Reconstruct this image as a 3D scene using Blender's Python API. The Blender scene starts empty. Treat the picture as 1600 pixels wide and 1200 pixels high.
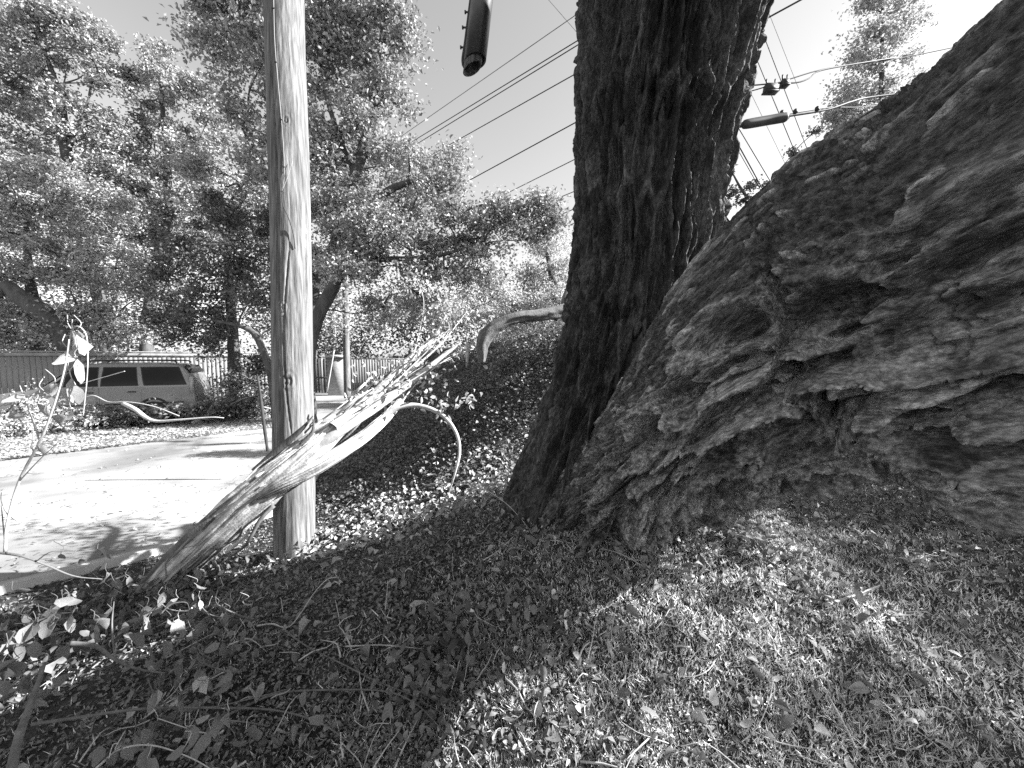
import bpy, math
import numpy as np
from mathutils import Vector, Matrix

sc = bpy.context.scene
COL = sc.collection
R = math.radians
rng = np.random.default_rng(11)

# ------------------------------------------------------------------ camera, sky, sun, exposure
PITCH = R(3.8)
CAM = np.array([0.0, 0.0, 1.95])
cd = bpy.data.cameras.new('camera'); cam = bpy.data.objects.new('camera', cd); COL.objects.link(cam)
cam.location = CAM; cam.rotation_euler = (R(90) - PITCH, 0, 0)
cd.sensor_width = 36; cd.lens = 13.5; cd.clip_start = 0.05; cd.clip_end = 2000
sc.camera = cam

SUN_AZ = R(4)      # direction towards the sun, measured from +X
SUN_EL = R(31)
w = bpy.data.worlds.new("World"); sc.world = w; w.use_nodes = True
nt = w.node_tree; nt.nodes.clear()
sky = nt.nodes.new('ShaderNodeTexSky'); sky.sky_type = 'NISHITA'; sky.sun_disc = False
sky.sun_elevation = SUN_EL; sky.sun_rotation = R(90) - SUN_AZ
sky.air_density = 1.8; sky.dust_density = 0.8; sky.ozone_density = 1.0
bw = nt.nodes.new('ShaderNodeRGBToBW')          # black-and-white photograph
bg = nt.nodes.new('ShaderNodeBackground'); bg.inputs[1].default_value = 0.064
out = nt.nodes.new('ShaderNodeOutputWorld')
nt.links.new(sky.outputs[0], bw.inputs[0]); nt.links.new(bw.outputs[0], bg.inputs[0]); nt.links.new(bg.outputs[0], out.inputs[0])

sl = bpy.data.lights.new('sun', 'SUN'); sl.energy = 5.0; sl.angle = R(0.55); sl.color = (1, 1, 1)
so = bpy.data.objects.new('sun', sl); COL.objects.link(so)
sdir = Vector((math.cos(SUN_AZ) * math.cos(SUN_EL), math.sin(SUN_AZ) * math.cos(SUN_EL), math.sin(SUN_EL)))
so.rotation_euler = sdir.to_track_quat('Z', 'Y').to_euler(); so.location = (10, -2, 12)

vs = sc.view_settings
sc.display_settings.display_device = 'sRGB'
vs.view_transform = 'Standard'; vs.look = 'None'; vs.gamma = 1; vs.use_curve_mapping = False
vs.exposure = 1.95
sc.render.film_transparent = False
sc.cycles.max_bounces = 6; sc.cycles.diffuse_bounces = 3; sc.cycles.transparent_max_bounces = 4
sc.cycles.use_denoising = False

# ------------------------------------------------------------------ maths helpers
def at(px, py, d):
    """world point seen at photo position (1600x1200) and depth d metres from the lens"""
    x = (px - 800) / 600.0; y = (600 - py) / 600.0
    return np.array([d * x, d * (math.cos(PITCH) + y * math.sin(PITCH)), CAM[2] + d * (y * math.cos(PITCH) - math.sin(PITCH))])

def hsh(ix, iy, seed):
    h = (ix.astype(np.int64) * 374761393 + iy.astype(np.int64) * 668265263 + seed * 2147483647 + 974711) & 0xffffffff
    h = ((h ^ (h >> 13)) * 1274126177) & 0xffffffff
    h = ((h ^ (h >> 16)) * 2246822519) & 0xffffffff
    h = h ^ (h >> 13)
    return (h & 0xffffff) / float(0x1000000)

def vn(x, y, seed=0):
    x, y = np.broadcast_arrays(np.asarray(x, float), np.asarray(y, float))
    ix = np.floor(x); iy = np.floor(y); fx = x - ix; fy = y - iy
    ux = fx * fx * fx * (fx * (fx * 6 - 15) + 10); uy = fy * fy * fy * (fy * (fy * 6 - 15) + 10)
    a = hsh(ix, iy, seed); b = hsh(ix + 1, iy, seed); c = hsh(ix, iy + 1, seed); d = hsh(ix + 1, iy + 1, seed)
    return (a + (b - a) * ux) * (1 - uy) + (c + (d - c) * ux) * uy

def fbm(x, y, seed=0, o=4, g=.5):
    s = 0; a = 1; t = 0
    for k in range(o):
        s = s + a * vn(x * 2 ** k + 17.3 * k, y * 2 ** k - 9.1 * k, seed + k); t += a; a *= g
    return s / t * 2 - 1

def ridged(x, y, seed=0, o=3):
    s = 0; a = 1; t = 0
    for k in range(o):
        s = s + a * (1 - np.abs(vn(x * 2 ** k + 7.7 * k, y * 2 ** k, seed + k) * 2 - 1)) ** 2; t += a; a *= .5
    return s / t

def worley(x, y, seed=0, jit=.9):
    ix = np.floor(x); iy = np.floor(y)
    f1 = np.full(x.shape, 9.); f2 = np.full(x.shape, 9.); idr = np.zeros(x.shape); cx = np.zeros(x.shape); cy = np.zeros(x.shape)
    for dx in (-1, 0, 1):
        for dy in (-1, 0, 1):
            gx = ix + dx; gy = iy + dy
            px = gx + .5 + jit * (hsh(gx, gy, seed) - .5); py = gy + .5 + jit * (hsh(gx, gy, seed + 5) - .5)
            d = np.hypot(x - px, y - py); r = hsh(gx, gy, seed + 9)
            n = d < f1
            f2 = np.where(n, f1, np.minimum(f2, d)); idr = np.where(n, r, idr)
            cx = np.where(n, x - px, cx); cy = np.where(n, y - py, cy)
            f1 = np.where(n, d, f1)
    return f1, f2, idr, cx, cy

def ss(a, b, x):
    t = np.clip((x - a) / (b - a), 0, 1); return t * t * (3 - 2 * t)

def catmull(P, n):
    P = np.asarray(P, float)
    if len(P) < 3:
        t = np.linspace(0, 1, n)[:, None]; return P[0] * (1 - t) + P[-1] * t
    Q = np.vstack([2 * P[0] - P[1], P, 2 * P[-1] - P[-2]])
    L = np.concatenate([[0], np.cumsum(np.linalg.norm(np.diff(P[:, :3], axis=0), axis=1))]); L /= L[-1]
    t = np.linspace(0, 1, n); i = np.clip(np.searchsorted(L, t, side='right') - 1, 0, len(P) - 2)
    u = ((t - L[i]) / (L[i + 1] - L[i]))[:, None]
    p0, p1, p2, p3 = Q[i], Q[i + 1], Q[i + 2], Q[i + 3]
    return .5 * ((2 * p1) + (-p0 + p2) * u + (2 * p0 - 5 * p1 + 4 * p2 - p3) * u * u + (-p0 + 3 * p1 - 3 * p2 + p3) * u ** 3)

class MB:
    """gathers triangles and quads; build() links them as ONE mesh object"""
    def __init__(s): s.v = []; s.q = []; s.t = []; s.n = 0; s.tone = []
    def add(s, v, q=None, t=None, tone=None):
        v = np.asarray(v, float).reshape(-1, 3)
        if q is not None and len(q): s.q.append(np.asarray(q, np.int64).reshape(-1, 4) + s.n)
        if t is not None and len(t): s.t.append(np.asarray(t, np.int64).reshape(-1, 3) + s.n)
        s.v.append(v); s.n += len(v)
        s.tone.append(np.full(len(v), .5) if tone is None else np.broadcast_to(tone, (len(v),)))
        return s
    def mesh(s, name, mat, smooth=True):
        me = bpy.data.meshes.new(name)
        V = np.vstack(s.v); q = np.vstack(s.q) if s.q else np.zeros((0, 4), int); t = np.vstack(s.t) if s.t else np.zeros((0, 3), int)
        me.vertices.add(len(V)); me.vertices.foreach_set('co', V.astype(np.float32).ravel())
        loops = np.concatenate([q.ravel(), t.ravel()]).astype(np.int32)
        me.loops.add(len(loops)); me.loops.foreach_set('vertex_index', loops)
        ls = np.concatenate([np.arange(len(q)) * 4, len(q) * 4 + np.arange(len(t)) * 3]).astype(np.int32)
        me.polygons.add(len(ls)); me.polygons.foreach_set('loop_start', ls)
        if smooth: me.polygons.foreach_set('use_smooth', np.ones(len(ls), bool))
        me.update(calc_edges=True); me.validate()
        if len(me.vertices) == len(V):
            a = me.attributes.new('tone', 'FLOAT', 'POINT'); a.data.foreach_set('value', np.concatenate(s.tone).astype(np.float32))
        if mat: me.materials.append(mat)
        return me
    def build(s, name, mat, parent=None, smooth=True):
        return link(name, s.mesh(name, mat, smooth), parent)

def link(name, me, parent=None):
    o = bpy.data.objects.new(name, me); COL.objects.link(o)
    if parent is not None:
        o.parent = parent
        o.matrix_parent_inverse = Matrix.Translation(-parent.location) if parent.rotation_euler.z == 0 else Matrix.Identity(4)
    return o

def tag(o, label=None, cat=None, group=None, kind=None):
    if label: o['label'] = label
    if cat: o['category'] = cat
    if group: o['group'] = group
    if kind: o['kind'] = kind
    return o

def thing(name, label, cat, loc=(0, 0, 0), group=None, rz=0):
    o = bpy.data.objects.new(name, None); COL.objects.link(o); o.empty_display_size = .1
    o.location = loc; o.rotation_euler = (0, 0, rz)
    return tag(o, label, cat, group)

def frames(C):
    T = np.gradient(C, axis=0); T /= np.linalg.norm(T, axis=1)[:, None] + 1e-12
    N = np.zeros_like(T); a = np.array([1., 0, 0]) if abs(T[0, 0]) < .8 else np.array([0, 1., 0])
    n = a - T[0] * a.dot(T[0]); n /= np.linalg.norm(n); N[0] = n
    for i in range(1, len(T)):
        n = n - T[i] * n.dot(T[i]); n /= np.linalg.norm(n); N[i] = n
    return T, N, np.cross(T, N)

def tube(mb, P, r, sides=8, seg=None, rough=0, seed=0, cap=True, tone=None):
    P = np.asarray(P, float)
    L = np.linalg.norm(np.diff(P, axis=0), axis=1).sum()
    seg = seg or max(4, len(P) * 4)
    r = np.asarray(r, float) if np.ndim(r) else np.full(len(P), float(r))
    if len(r) != len(P): r = np.interp(np.linspace(0, 1, len(P)), np.linspace(0, 1, len(r)), r)
    C4 = catmull(np.hstack([P, r[:, None]]), seg); C = C4[:, :3]; rr = np.maximum(C4[:, 3], .0004)
    T, N, B = frames(C); th = np.linspace(0, 2 * np.pi, sides, endpoint=False)
    rad = rr[:, None] * np.ones(sides)
    if rough:
        s = np.linspace(0, L, seg)[:, None]
        rad = rad * (1 + rough * (fbm(np.cos(th)[None] * 1.7 + s * 3 / 1., np.sin(th)[None] * 1.7 + s * 2, seed, 3)))
    V = C[:, None] + rad[..., None] * (np.cos(th)[None, :, None] * N[:, None] + np.sin(th)[None, :, None] * B[:, None])
    i = np.arange(seg - 1)[:, None] * sides; j = np.arange(sides)[None]; k = (j + 1) % sides
    q = np.stack([i + j, i + k, i + sides + k, i + sides + j], -1).reshape(-1, 4)
    V = V.reshape(-1, 3); t = []
    if cap:
        V = np.vstack([V, C[0], C[-1]]); b = seg * sides
        for a in range(sides): t += [[b, (a + 1) % sides, a], [b + 1, (seg - 1) * sides + a, (seg - 1) * sides + (a + 1) % sides]]
    mb.add(V, q, t, tone)
    return C

def box(mb, c, s, rz=0, tone=None, taper=1.0):
    c = np.asarray(c, float); x, y, z = np.asarray(s, float) / 2
    v = np.array([[-x, -y, -z], [x, -y, -z], [x, y, -z], [-x, y, -z], [-x * taper, -y * taper, z], [x * taper, -y * taper, z], [x * taper, y * taper, z], [-x * taper, y * taper, z]])
    cz, sz = math.cos(rz), math.sin(rz); v = v @ np.array([[cz, sz, 0], [-sz, cz, 0], [0, 0, 1]]) + c
    mb.add(v, [[0, 3, 2, 1], [4, 5, 6, 7], [0, 1, 5, 4], [1, 2, 6, 5], [2, 3, 7, 6], [3, 0, 4, 7]], None, tone)

# ------------------------------------------------------------------ materials (all grey: the photograph is black and white)
def mat(name, lo, hi, scale=(8, 8, 8), rough=.9, bump=.0, bscale=None, bdist=.01, detail=6, spec=.2, tone=0, trans=0, metal=0, contrast=(.3, .7), coat=0, wave=None, grain=False):
    m = bpy.data.materials.new(name); m.use_nodes = True; n = m.node_tree; n.nodes.clear(); L = n.links.new
    o = n.nodes.new('ShaderNodeOutputMaterial'); b = n.nodes.new('ShaderNodeBsdfPrincipled')
    b.inputs['Roughness'].default_value = rough; b.inputs['Specular IOR Level'].default_value = spec; b.inputs['Metallic'].default_value = metal
    b.inputs['Coat Weight'].default_value = coat
    tc = n.nodes.new('ShaderNodeTexCoord')
    vec = tc.outputs['Object']
    if grain:
        ga = n.nodes.new('ShaderNodeAttribute'); ga.attribute_name = 'grain'; vec = ga.outputs['Vector']
    def noise(sc_, det, seedoff=0):
        mp = n.nodes.new('ShaderNodeMapping'); mp.inputs['Scale'].default_value = sc_; mp.inputs['Location'].default_value = (seedoff, seedoff * .7, 0)
        L(vec, mp.inputs[0]); t = n.nodes.new('ShaderNodeTexNoise'); t.inputs['Scale'].default_value = 1; t.inputs['Detail'].default_value = det; t.inputs['Roughness'].default_value = .62
        L(mp.outputs[0], t.inputs['Vector']); return t
    t = noise(scale, detail); rp = n.nodes.new('ShaderNodeMapRange'); rp.inputs[1].default_value = contrast[0]; rp.inputs[2].default_value = contrast[1]
    rp.inputs[3].default_value = lo; rp.inputs[4].default_value = hi; L(t.outputs[0], rp.inputs[0]); col = rp.outputs[0]
    if wave:
        t2 = noise(wave, 3, 5.3); r2 = n.nodes.new('ShaderNodeMapRange'); r2.inputs[1].default_value = .35; r2.inputs[2].default_value = .65; r2.inputs[3].default_value = .55; r2.inputs[4].default_value = 1.35
        L(t2.outputs[0], r2.inputs[0]); mm = n.nodes.new('ShaderNodeMath'); mm.operation = 'MULTIPLY'; L(col, mm.inputs[0]); L(r2.outputs[0], mm.inputs[1]); col = mm.outputs[0]
    if tone:
        at_ = n.nodes.new('ShaderNodeAttribute'); at_.attribute_name = 'tone'
        r3 = n.nodes.new('ShaderNodeMapRange'); r3.inputs[3].default_value = 1 - tone; r3.inputs[4].default_value = 1 + tone; L(at_.outputs['Fac'], r3.inputs[0])
        mm = n.nodes.new('ShaderNodeMath'); mm.operation = 'MULTIPLY'; L(col, mm.inputs[0]); L(r3.outputs[0], mm.inputs[1]); col = mm.outputs[0]
    L(col, b.inputs['Base Color'])
    if bump:
        t3 = noise(bscale or tuple(3 * q for q in scale), 5, 2.1); bp = n.nodes.new('ShaderNodeBump'); bp.inputs['Strength'].default_value = bump; bp.inputs['Distance'].default_value = bdist
        L(t3.outputs[0], bp.inputs['Height']); L(bp.outputs[0], b.inputs['Normal'])
    if trans:
        tr = n.nodes.new('ShaderNodeBsdfTranslucent'); L(col, tr.inputs[0]); mx = n.nodes.new('ShaderNodeMixShader'); mx.inputs[0].default_value = trans
        L(b.outputs[0], mx.inputs[1]); L(tr.outputs[0], mx.inputs[2]); L(mx.outputs[0], o.inputs[0])
    else: L(b.outputs[0], o.inputs[0])
    return m

M = {}
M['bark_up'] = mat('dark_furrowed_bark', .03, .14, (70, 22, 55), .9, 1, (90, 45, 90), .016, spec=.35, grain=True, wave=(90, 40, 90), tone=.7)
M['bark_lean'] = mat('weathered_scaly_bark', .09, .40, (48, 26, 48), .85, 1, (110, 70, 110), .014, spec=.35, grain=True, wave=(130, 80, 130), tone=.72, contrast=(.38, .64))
M['bark_limb'] = mat('bare_limb_bark', .07, .2, (14, 14, 14), .9, .8, (70, 70, 70), .01)
M['bark_far'] = mat('background_bark', .05, .13, (6, 6, 2), .95, .4, (20, 20, 5), .02)
M['bark_pale'] = mat('pale_trunk_bark', .16, .34, (6, 6, 2), .95, .4, (20, 20, 5), .02)
M['twig_dark'] = mat('dark_twig_bark', .08, .18, (30, 30, 30), .9, .3, (200, 200, 200), .002)
M['twig_pale'] = mat('bleached_twig_bark', .3, .5, (30, 30, 30), .85, .3, (200, 200, 200), .002)
M['split_wood'] = mat('torn_bleached_wood', .30, .56, (14, 14, 14), .85, .8, (60, 60, 60), .006, wave=(5, 5, 5), tone=.42)
M['pole'] = mat('weathered_pole_wood', .10, .24, (16, 16, 1.2), .9, .9, (150, 150, 5), .004, wave=(60, 60, 1.6))
M['pole_dark'] = mat('dark_split_wood', .05, .1, (20, 20, 2), .95)
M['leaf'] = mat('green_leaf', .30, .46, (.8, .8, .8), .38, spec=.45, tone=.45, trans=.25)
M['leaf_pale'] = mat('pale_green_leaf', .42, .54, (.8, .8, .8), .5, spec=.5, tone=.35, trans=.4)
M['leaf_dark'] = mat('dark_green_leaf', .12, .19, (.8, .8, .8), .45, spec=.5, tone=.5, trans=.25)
M['leaf_far'] = mat('far_wood_leaf', .13, .2, (.8, .8, .8), .6, tone=.5, trans=.15)
M['leaf_dry'] = mat('dry_leaf', .11, .26, (25, 25, 25), .7, .4, (90, 90, 90), .002, spec=.35, tone=.55, trans=.2)
M['leaf_sun_tint'] = mat('sun_tinted_dry_leaf', .36, .6, (25, 25, 25), .6, .4, (90, 90, 90), .002, spec=.4, tone=.7, trans=.15)  # dry litter for the sunny side, sunlight put into its pale colour
M['leaf_dry_pale'] = mat('pale_dry_leaf', .34, .5, (25, 25, 25), .65, .4, (90, 90, 90), .002, spec=.35, trans=.35)
M['grass'] = mat('grass_blade', .44, .70, (3, 3, 3), .6, tone=.75, trans=.2, spec=.3)
M['ivy'] = mat('ivy_leaf', .12, .2, (2, 2, 2), .5, tone=.5, trans=.2, spec=.4)
M['soil'] = mat('soil_and_mulch', .018, .09, (6, 6, 6), .95, 1, (70, 70, 70), .02, detail=10, wave=(60, 60, 60))
M['road'] = mat('worn_pale_road', .24, .36, (1.1, 1.1, 1.1), .9, .5, (60, 60, 60), .004, detail=9, wave=(.5, .5, .5))
def add_cracks(m, scale, width, dark):
    n = m.node_tree; L = n.links.new; b = next(q for q in n.nodes if q.type == 'BSDF_PRINCIPLED'); src = b.inputs['Base Color'].links[0].from_socket
    tc = n.nodes.new('ShaderNodeTexCoord'); ns = n.nodes.new('ShaderNodeTexNoise'); ns.inputs['Scale'].default_value = 2.2; ns.inputs['Detail'].default_value = 6; L(tc.outputs['Object'], ns.inputs['Vector'])
    vm = n.nodes.new('ShaderNodeVectorMath'); vm.operation = 'MULTIPLY_ADD'; vm.inputs[1].default_value = (1.3,) * 3; L(ns.outputs['Color'], vm.inputs[0]); L(tc.outputs['Object'], vm.inputs[2])
    vo = n.nodes.new('ShaderNodeTexVoronoi'); vo.feature = 'DISTANCE_TO_EDGE'; vo.inputs['Scale'].default_value = scale; L(vm.outputs[0], vo.inputs['Vector'])
    mr = n.nodes.new('ShaderNodeMapRange'); mr.inputs[1].default_value = 0; mr.inputs[2].default_value = width; mr.inputs[3].default_value = dark; mr.inputs[4].default_value = 1; L(vo.outputs['Distance'], mr.inputs[0])
    mm = n.nodes.new('ShaderNodeMath'); mm.operation = 'MULTIPLY'; L(src, mm.inputs[0]); L(mr.outputs[0], mm.inputs[1]); L(mm.outputs[0], b.inputs['Base Color'])
add_cracks(M['road'], .33, .006, .45)
M['concrete'] = mat('concrete', .3, .42, (4, 4, 4), .9, .4, (60, 60, 60), .004)
M['debris'] = mat('crushed_leaf_dirt', .16, .42, (7, 7, 7), .95, .8, (40, 40, 40), .01)
M['fence'] = mat('weathered_fence_board', .17, .31, (8, 8, .8), .9, .3, (60, 60, 3), .004)
M['wood_dark'] = mat('dark_gate_wood', .05, .1, (8, 8, .8), .9)
M['brick'] = mat('rendered_pillar', .2, .32, (5, 5, 12), .9, .4)
M['metal'] = mat('dark_tube_metal', .06, .12, (12, 12, 3), .38, .1, (90, 90, 90), .001, spec=.5, metal=.75)
M['cable'] = mat('cable_sheath', .03, .06, (10, 10, 10), .6)
M['wire'] = mat('bare_wire', .16, .25, (10, 10, 10), .5)
M['case'] = mat('grey_case_plastic', .03, .06, (6, 6, 6), .6)
M['paint'] = mat('grey_car_paint', .19, .21, (2, 2, 2), .3, spec=.5, coat=.6, metal=.2)
M['glass'] = mat('dark_car_glass', .006, .01, (2, 2, 2), .08, spec=.3)
M['trim'] = mat('black_trim', .03, .04, (2, 2, 2), .6)
M['tyre'] = mat('tyre_rubber', .03, .05, (9, 9, 9), .85)
M['rim'] = mat('wheel_rim_alloy', .4, .5, (4, 4, 4), .35, metal=.7)
M['lamp'] = mat('lamp_lens', .2, .4, (30, 30, 30), .15, spec=.6)

# ------------------------------------------------------------------ terrain
EDGE = np.array([[-60, -33.4], [-4.3, 3.1], [-3.3, 4.0], [-2.9, 5.0], [-3.5, 6.8], [-4.6, 9.5], [-6.3, 14.6], [-8.6, 20.5], [-12, 30], [-24, 70]])
def edge_dist(x, y):
    x = np.asarray(x, float); y = np.asarray(y, float); best = np.full(np.broadcast(x, y).shape, 1e9)
    for a, b in zip(EDGE[:-1], EDGE[1:]):
        d = b - a; t = np.clip(((x - a[0]) * d[0] + (y - a[1]) * d[1]) / d.dot(d), 0, 1)
        best = np.minimum(best, np.hypot(x - a[0] - t * d[0], y - a[1] - t * d[1]))
    side = x - np.interp(y, EDGE[:, 1], EDGE[:, 0])
    return np.where(side > 0, best, -best)
def H(x, y):
    d = edge_dist(x, y); x = np.asarray(x, float); y = np.asarray(y, float)
    near = .84 * ss(-.1, 4.5, d); far = 2.45 * ss(-.1, 4.4, d)
    wf = ss(3.1, 6.0, y)
    h = near * (1 - wf) + far * wf - .36 * (1 - ss(.3, 2.5, y)) * ss(0, 3, d)
    h = h + .24 * np.exp(-(((x - .55) / 1.15) ** 2 + ((y - 2.35) / .95) ** 2))
    on = ss(0, .7, d)
    h = h + on * (.05 * fbm(x * 1.1, y * 1.1, 3, 3) + .012 * fbm(x * 9, y * 9, 4, 3))
    return h + .03 * ss(20, 60, np.abs(y)) 
def Hm(x, y):   # with the fine clods of the mesh
    return H(x, y) + ss(0, .5, edge_dist(x, y)) * .011 * fbm(np.asarray(x) * 30, np.asarray(y) * 30, 14, 2)

N = 290; t = np.linspace(-1, 1, N); k_ = 5.7
gx = -.3 + .85 * np.sinh(k_ * t); gy = 2.3 + .85 * np.sinh(k_ * t)
X, Y = np.meshgrid(gx, gy, indexing='ij')
Z = Hm(X, Y)
i, j = np.meshgrid(np.arange(N - 1), np.arange(N - 1), indexing='ij'); a = i * N + j
ground = MB().add(np.stack([X, Y, Z], -1), np.stack([a, a + N, a + N + 1, a + 1], -1).reshape(-1, 4)).build('ground', M['soil'])
tag(ground, kind='structure', label='bare soil bank with leaf litter under the forked tree')

# road: one slab with the photograph's outline, 12 mm proud of the flat ground
def clipE(n=60):
    yy = np.linspace(-6, 42, n); return np.stack([np.interp(yy, EDGE[:, 1], EDGE[:, 0]), yy], 1)
RIGHT = clipE(90)
FARL = np.array([[-26, -6.3], [-17.5, 1.6], [-10.6, 7.6], [-8.6, 9.4], [-8.0, 11.0], [-9.6, 15.0], [-12.2, 21], [-17.4, 33], [-21, 42]])
FL = np.stack([np.interp(RIGHT[:, 1], FARL[:, 1], FARL[:, 0]), RIGHT[:, 1]], 1)
def slab(name, A, B, z, m, th=.05, nx=14):
    mb = MB(); n = len(A); u = np.linspace(0, 1, nx)[None, :, None]
    P = A[:, None] * (1 - u) + B[:, None] * u
    V = np.concatenate([P, np.full(P.shape[:2] + (1,), z)], -1); ii, jj = np.meshgrid(np.arange(n - 1), np.arange(nx - 1), indexing='ij'); q = ii * nx + jj
    mb.add(V, np.stack([q, q + 1, q + nx + 1, q + nx], -1).reshape(-1, 4))
    for S in (A, B):
        W = np.concatenate([np.c_[S, np.full(n, z)], np.c_[S, np.full(n, z - th)]]); r = np.arange(n - 1)
        mb.add(W, np.stack([r, r + 1, r + n + 1, r + n], -1))
    return mb.build(name, m, smooth=False)
tag(slab('road', FL, RIGHT, .014, M['road']), kind='structure', label='pale sunlit road between the grassy bank and the brush')
# verge beyond the road, under the car and the brush
V0 = FL.copy(); V0[:, 0] -= .02
V1 = FL.copy(); V1[:, 0] -= 26
tag(slab('verge', V1[6:58], V0[6:58], .05, M['debris'], .08, 40), kind='structure', label='verge of dirt and crushed leaves beyond the road')
# low kerbs
def sweep(name, line, prof, m, label):
    line = np.asarray(line); d = np.gradient(line, axis=0); d /= np.linalg.norm(d, axis=1)[:, None]; nrm = np.stack([d[:, 1], -d[:, 0]], 1)
    prof = np.asarray(prof); V = np.concatenate([line[:, None] + nrm[:, None] * prof[None, :, :1], np.broadcast_to(prof[None, :, 1:], (len(line), len(prof), 1))], -1)
    p = len(prof); ii, jj = np.meshgrid(np.arange(len(line) - 1), np.arange(p - 1), indexing='ij'); q = ii * p + jj
    o = MB().add(V, np.stack([q, q + p, q + p + 1, q + 1], -1).reshape(-1, 4)).build(name, m, smooth=False)
    return tag(o, label, kind='structure')
sweep('kerb', RIGHT[8:60], [(-.02, -.05), (-.02, .07), (.10, .075), (.13, -.05)], M['concrete'], 'low concrete kerb at the foot of the bank behind the pole')
sweep('kerb', FL[8:60], [(.015, -.05), (.01, .045), (-.1, .075), (-.12, -.02)], M['concrete'], 'low kerb line along the far side of the road')

# ------------------------------------------------------------------ leaves
def leaf_quads(mb, c, s, rg, up=.35, asp=.5, fold=.25):
    n = len(c); nrm = rg.normal(size=(n, 3)); nrm[:, 2] = np.abs(nrm[:, 2]) + up; nrm /= np.linalg.norm(nrm, axis=1)[:, None]
    tt = np.cross(nrm, rg.normal(size=(n, 3))); tt /= np.linalg.norm(tt, axis=1)[:, None] + 1e-9; b = np.cross(nrm, tt)
    s = np.broadcast_to(s, (n,))[:, None] * rg.uniform(.65, 1.35, (n, 1)); f = nrm * s * fold
    V = np.stack([c - tt * s * .5, c + b * s * asp * .5 + f, c + tt * s * .5, c - b * s * asp * .5 + f], 1).reshape(-1, 3)
    o = np.arange(n)[:, None] * 4
    T = np.concatenate([o + [0, 1, 2], o + [0, 2, 3]])
    mb.add(V, None, T, np.repeat(rg.uniform(0, 1, n), 4))

def leaf_template(rg, L=1., Wd=.55):
    """curled pointed leaf, base at the origin, tip along +x, 10 triangles"""
    xs = np.array([0, .28, .6, .85, 1.]); ws = np.array([0, .42, .46, .22, 0]) * Wd / .9
    cx = rg.uniform(-1.8, 1.8); fold = rg.uniform(-.3, .8); cu = rg.uniform(-.4, 1.1); tw = rg.uniform(-.9, .9); Wd = Wd * rg.uniform(.7, 1.35)
    mid, lf, rt = [], [], []
    ang = 0; p = np.zeros(2)
    for k in range(5):
        if k: ds = xs[k] - xs[k - 1]; ang += cx * ds; p = p + ds * np.array([math.cos(ang), math.sin(ang)])
        mid.append([p[0], 0, p[1]])
        for sgn, arr in ((1, lf), (-1, rt)):
            y = ws[k] * (1 + rg.uniform(-.3, .3)); zz = fold * y + cu * y * y * 2 + tw * sgn * y * xs[k]
            arr.append([p[0] + rg.uniform(-.02, .02), sgn * y * (1 - .3 * abs(cu)), p[1] + zz])
    V = np.array(mid + lf[1:4] + rt[1:4]) * L
    l = [0, 5, 6, 7, 4]; r = [0, 8, 9, 10, 4]; T = []
    for k in range(4):
        for s_, side in ((0, l), (1, r)):
            a, b, c, d = k, k + 1, side[k + 1], side[k]
            for tri in ((a, b, c), (a, c, d)):
                if len(set(tri)) == 3: T.append(tri if s_ == 0 else tri[::-1])
    return V, np.array(T)
TEMPL = [leaf_template(rng) for _ in range(14)]
def rand_rot(n, rg, tilt):
    yaw = rg.uniform(0, 2 * np.pi, n); tl = rg.normal(0, tilt, n); rl = rg.normal(0, tilt, n)
    cy, sy = np.cos(yaw), np.sin(yaw); ct, st = np.cos(tl), np.sin(tl); cr, sr = np.cos(rl), np.sin(rl); o = np.ones(n); z = np.zeros(n)
    Rz = np.array([[cy, -sy, z], [sy, cy, z], [z, z, o]]).transpose(2, 0, 1); Ry = np.array([[ct, z, st], [z, o, z], [-st, z, ct]]).transpose(2, 0, 1)
    Rx = np.array([[o, z, z], [z, cr, -sr], [z, sr, cr]]).transpose(2, 0, 1); return Rz @ Ry @ Rx
def scatter_leaves(mb, P, size, rg, tilt=.45):
    P = np.asarray(P); which = rg.integers(0, len(TEMPL), len(P)); Rm = rand_rot(len(P), rg, tilt); size = np.broadcast_to(size, (len(P),))
    for k, (V, T) in enumerate(TEMPL):
        m = np.where(which == k)[0]
        if not len(m): continue
        W = np.einsum('nij,vj->nvi', Rm[m], V) * size[m][:, None, None] + P[m][:, None]
        mb.add(W, None, (T[None] + (np.arange(len(m)) * len(V))[:, None, None]).reshape(-1, 3), np.repeat(rg.uniform(0, 1, len(m)), len(V)))
LEAF_ME = [MB().add(V, None, T).mesh('leaf', M['leaf_dry']) for V, T in TEMPL]
LEAF_ME_P = [MB().add(V, None, T).mesh('leaf', M['leaf_dry_pale']) for V, T in TEMPL]
def leaf_obj(p, size, rot, parent=None, pale=False, name='leaf', k=None):
    me = (LEAF_ME_P if pale else LEAF_ME)[int(rng.integers(0, 14)) if k is None else k]
    o = link(name, me, parent); o.location = p; o.scale = (size,) * 3; o.rotation_euler = rot
    return o

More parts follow.
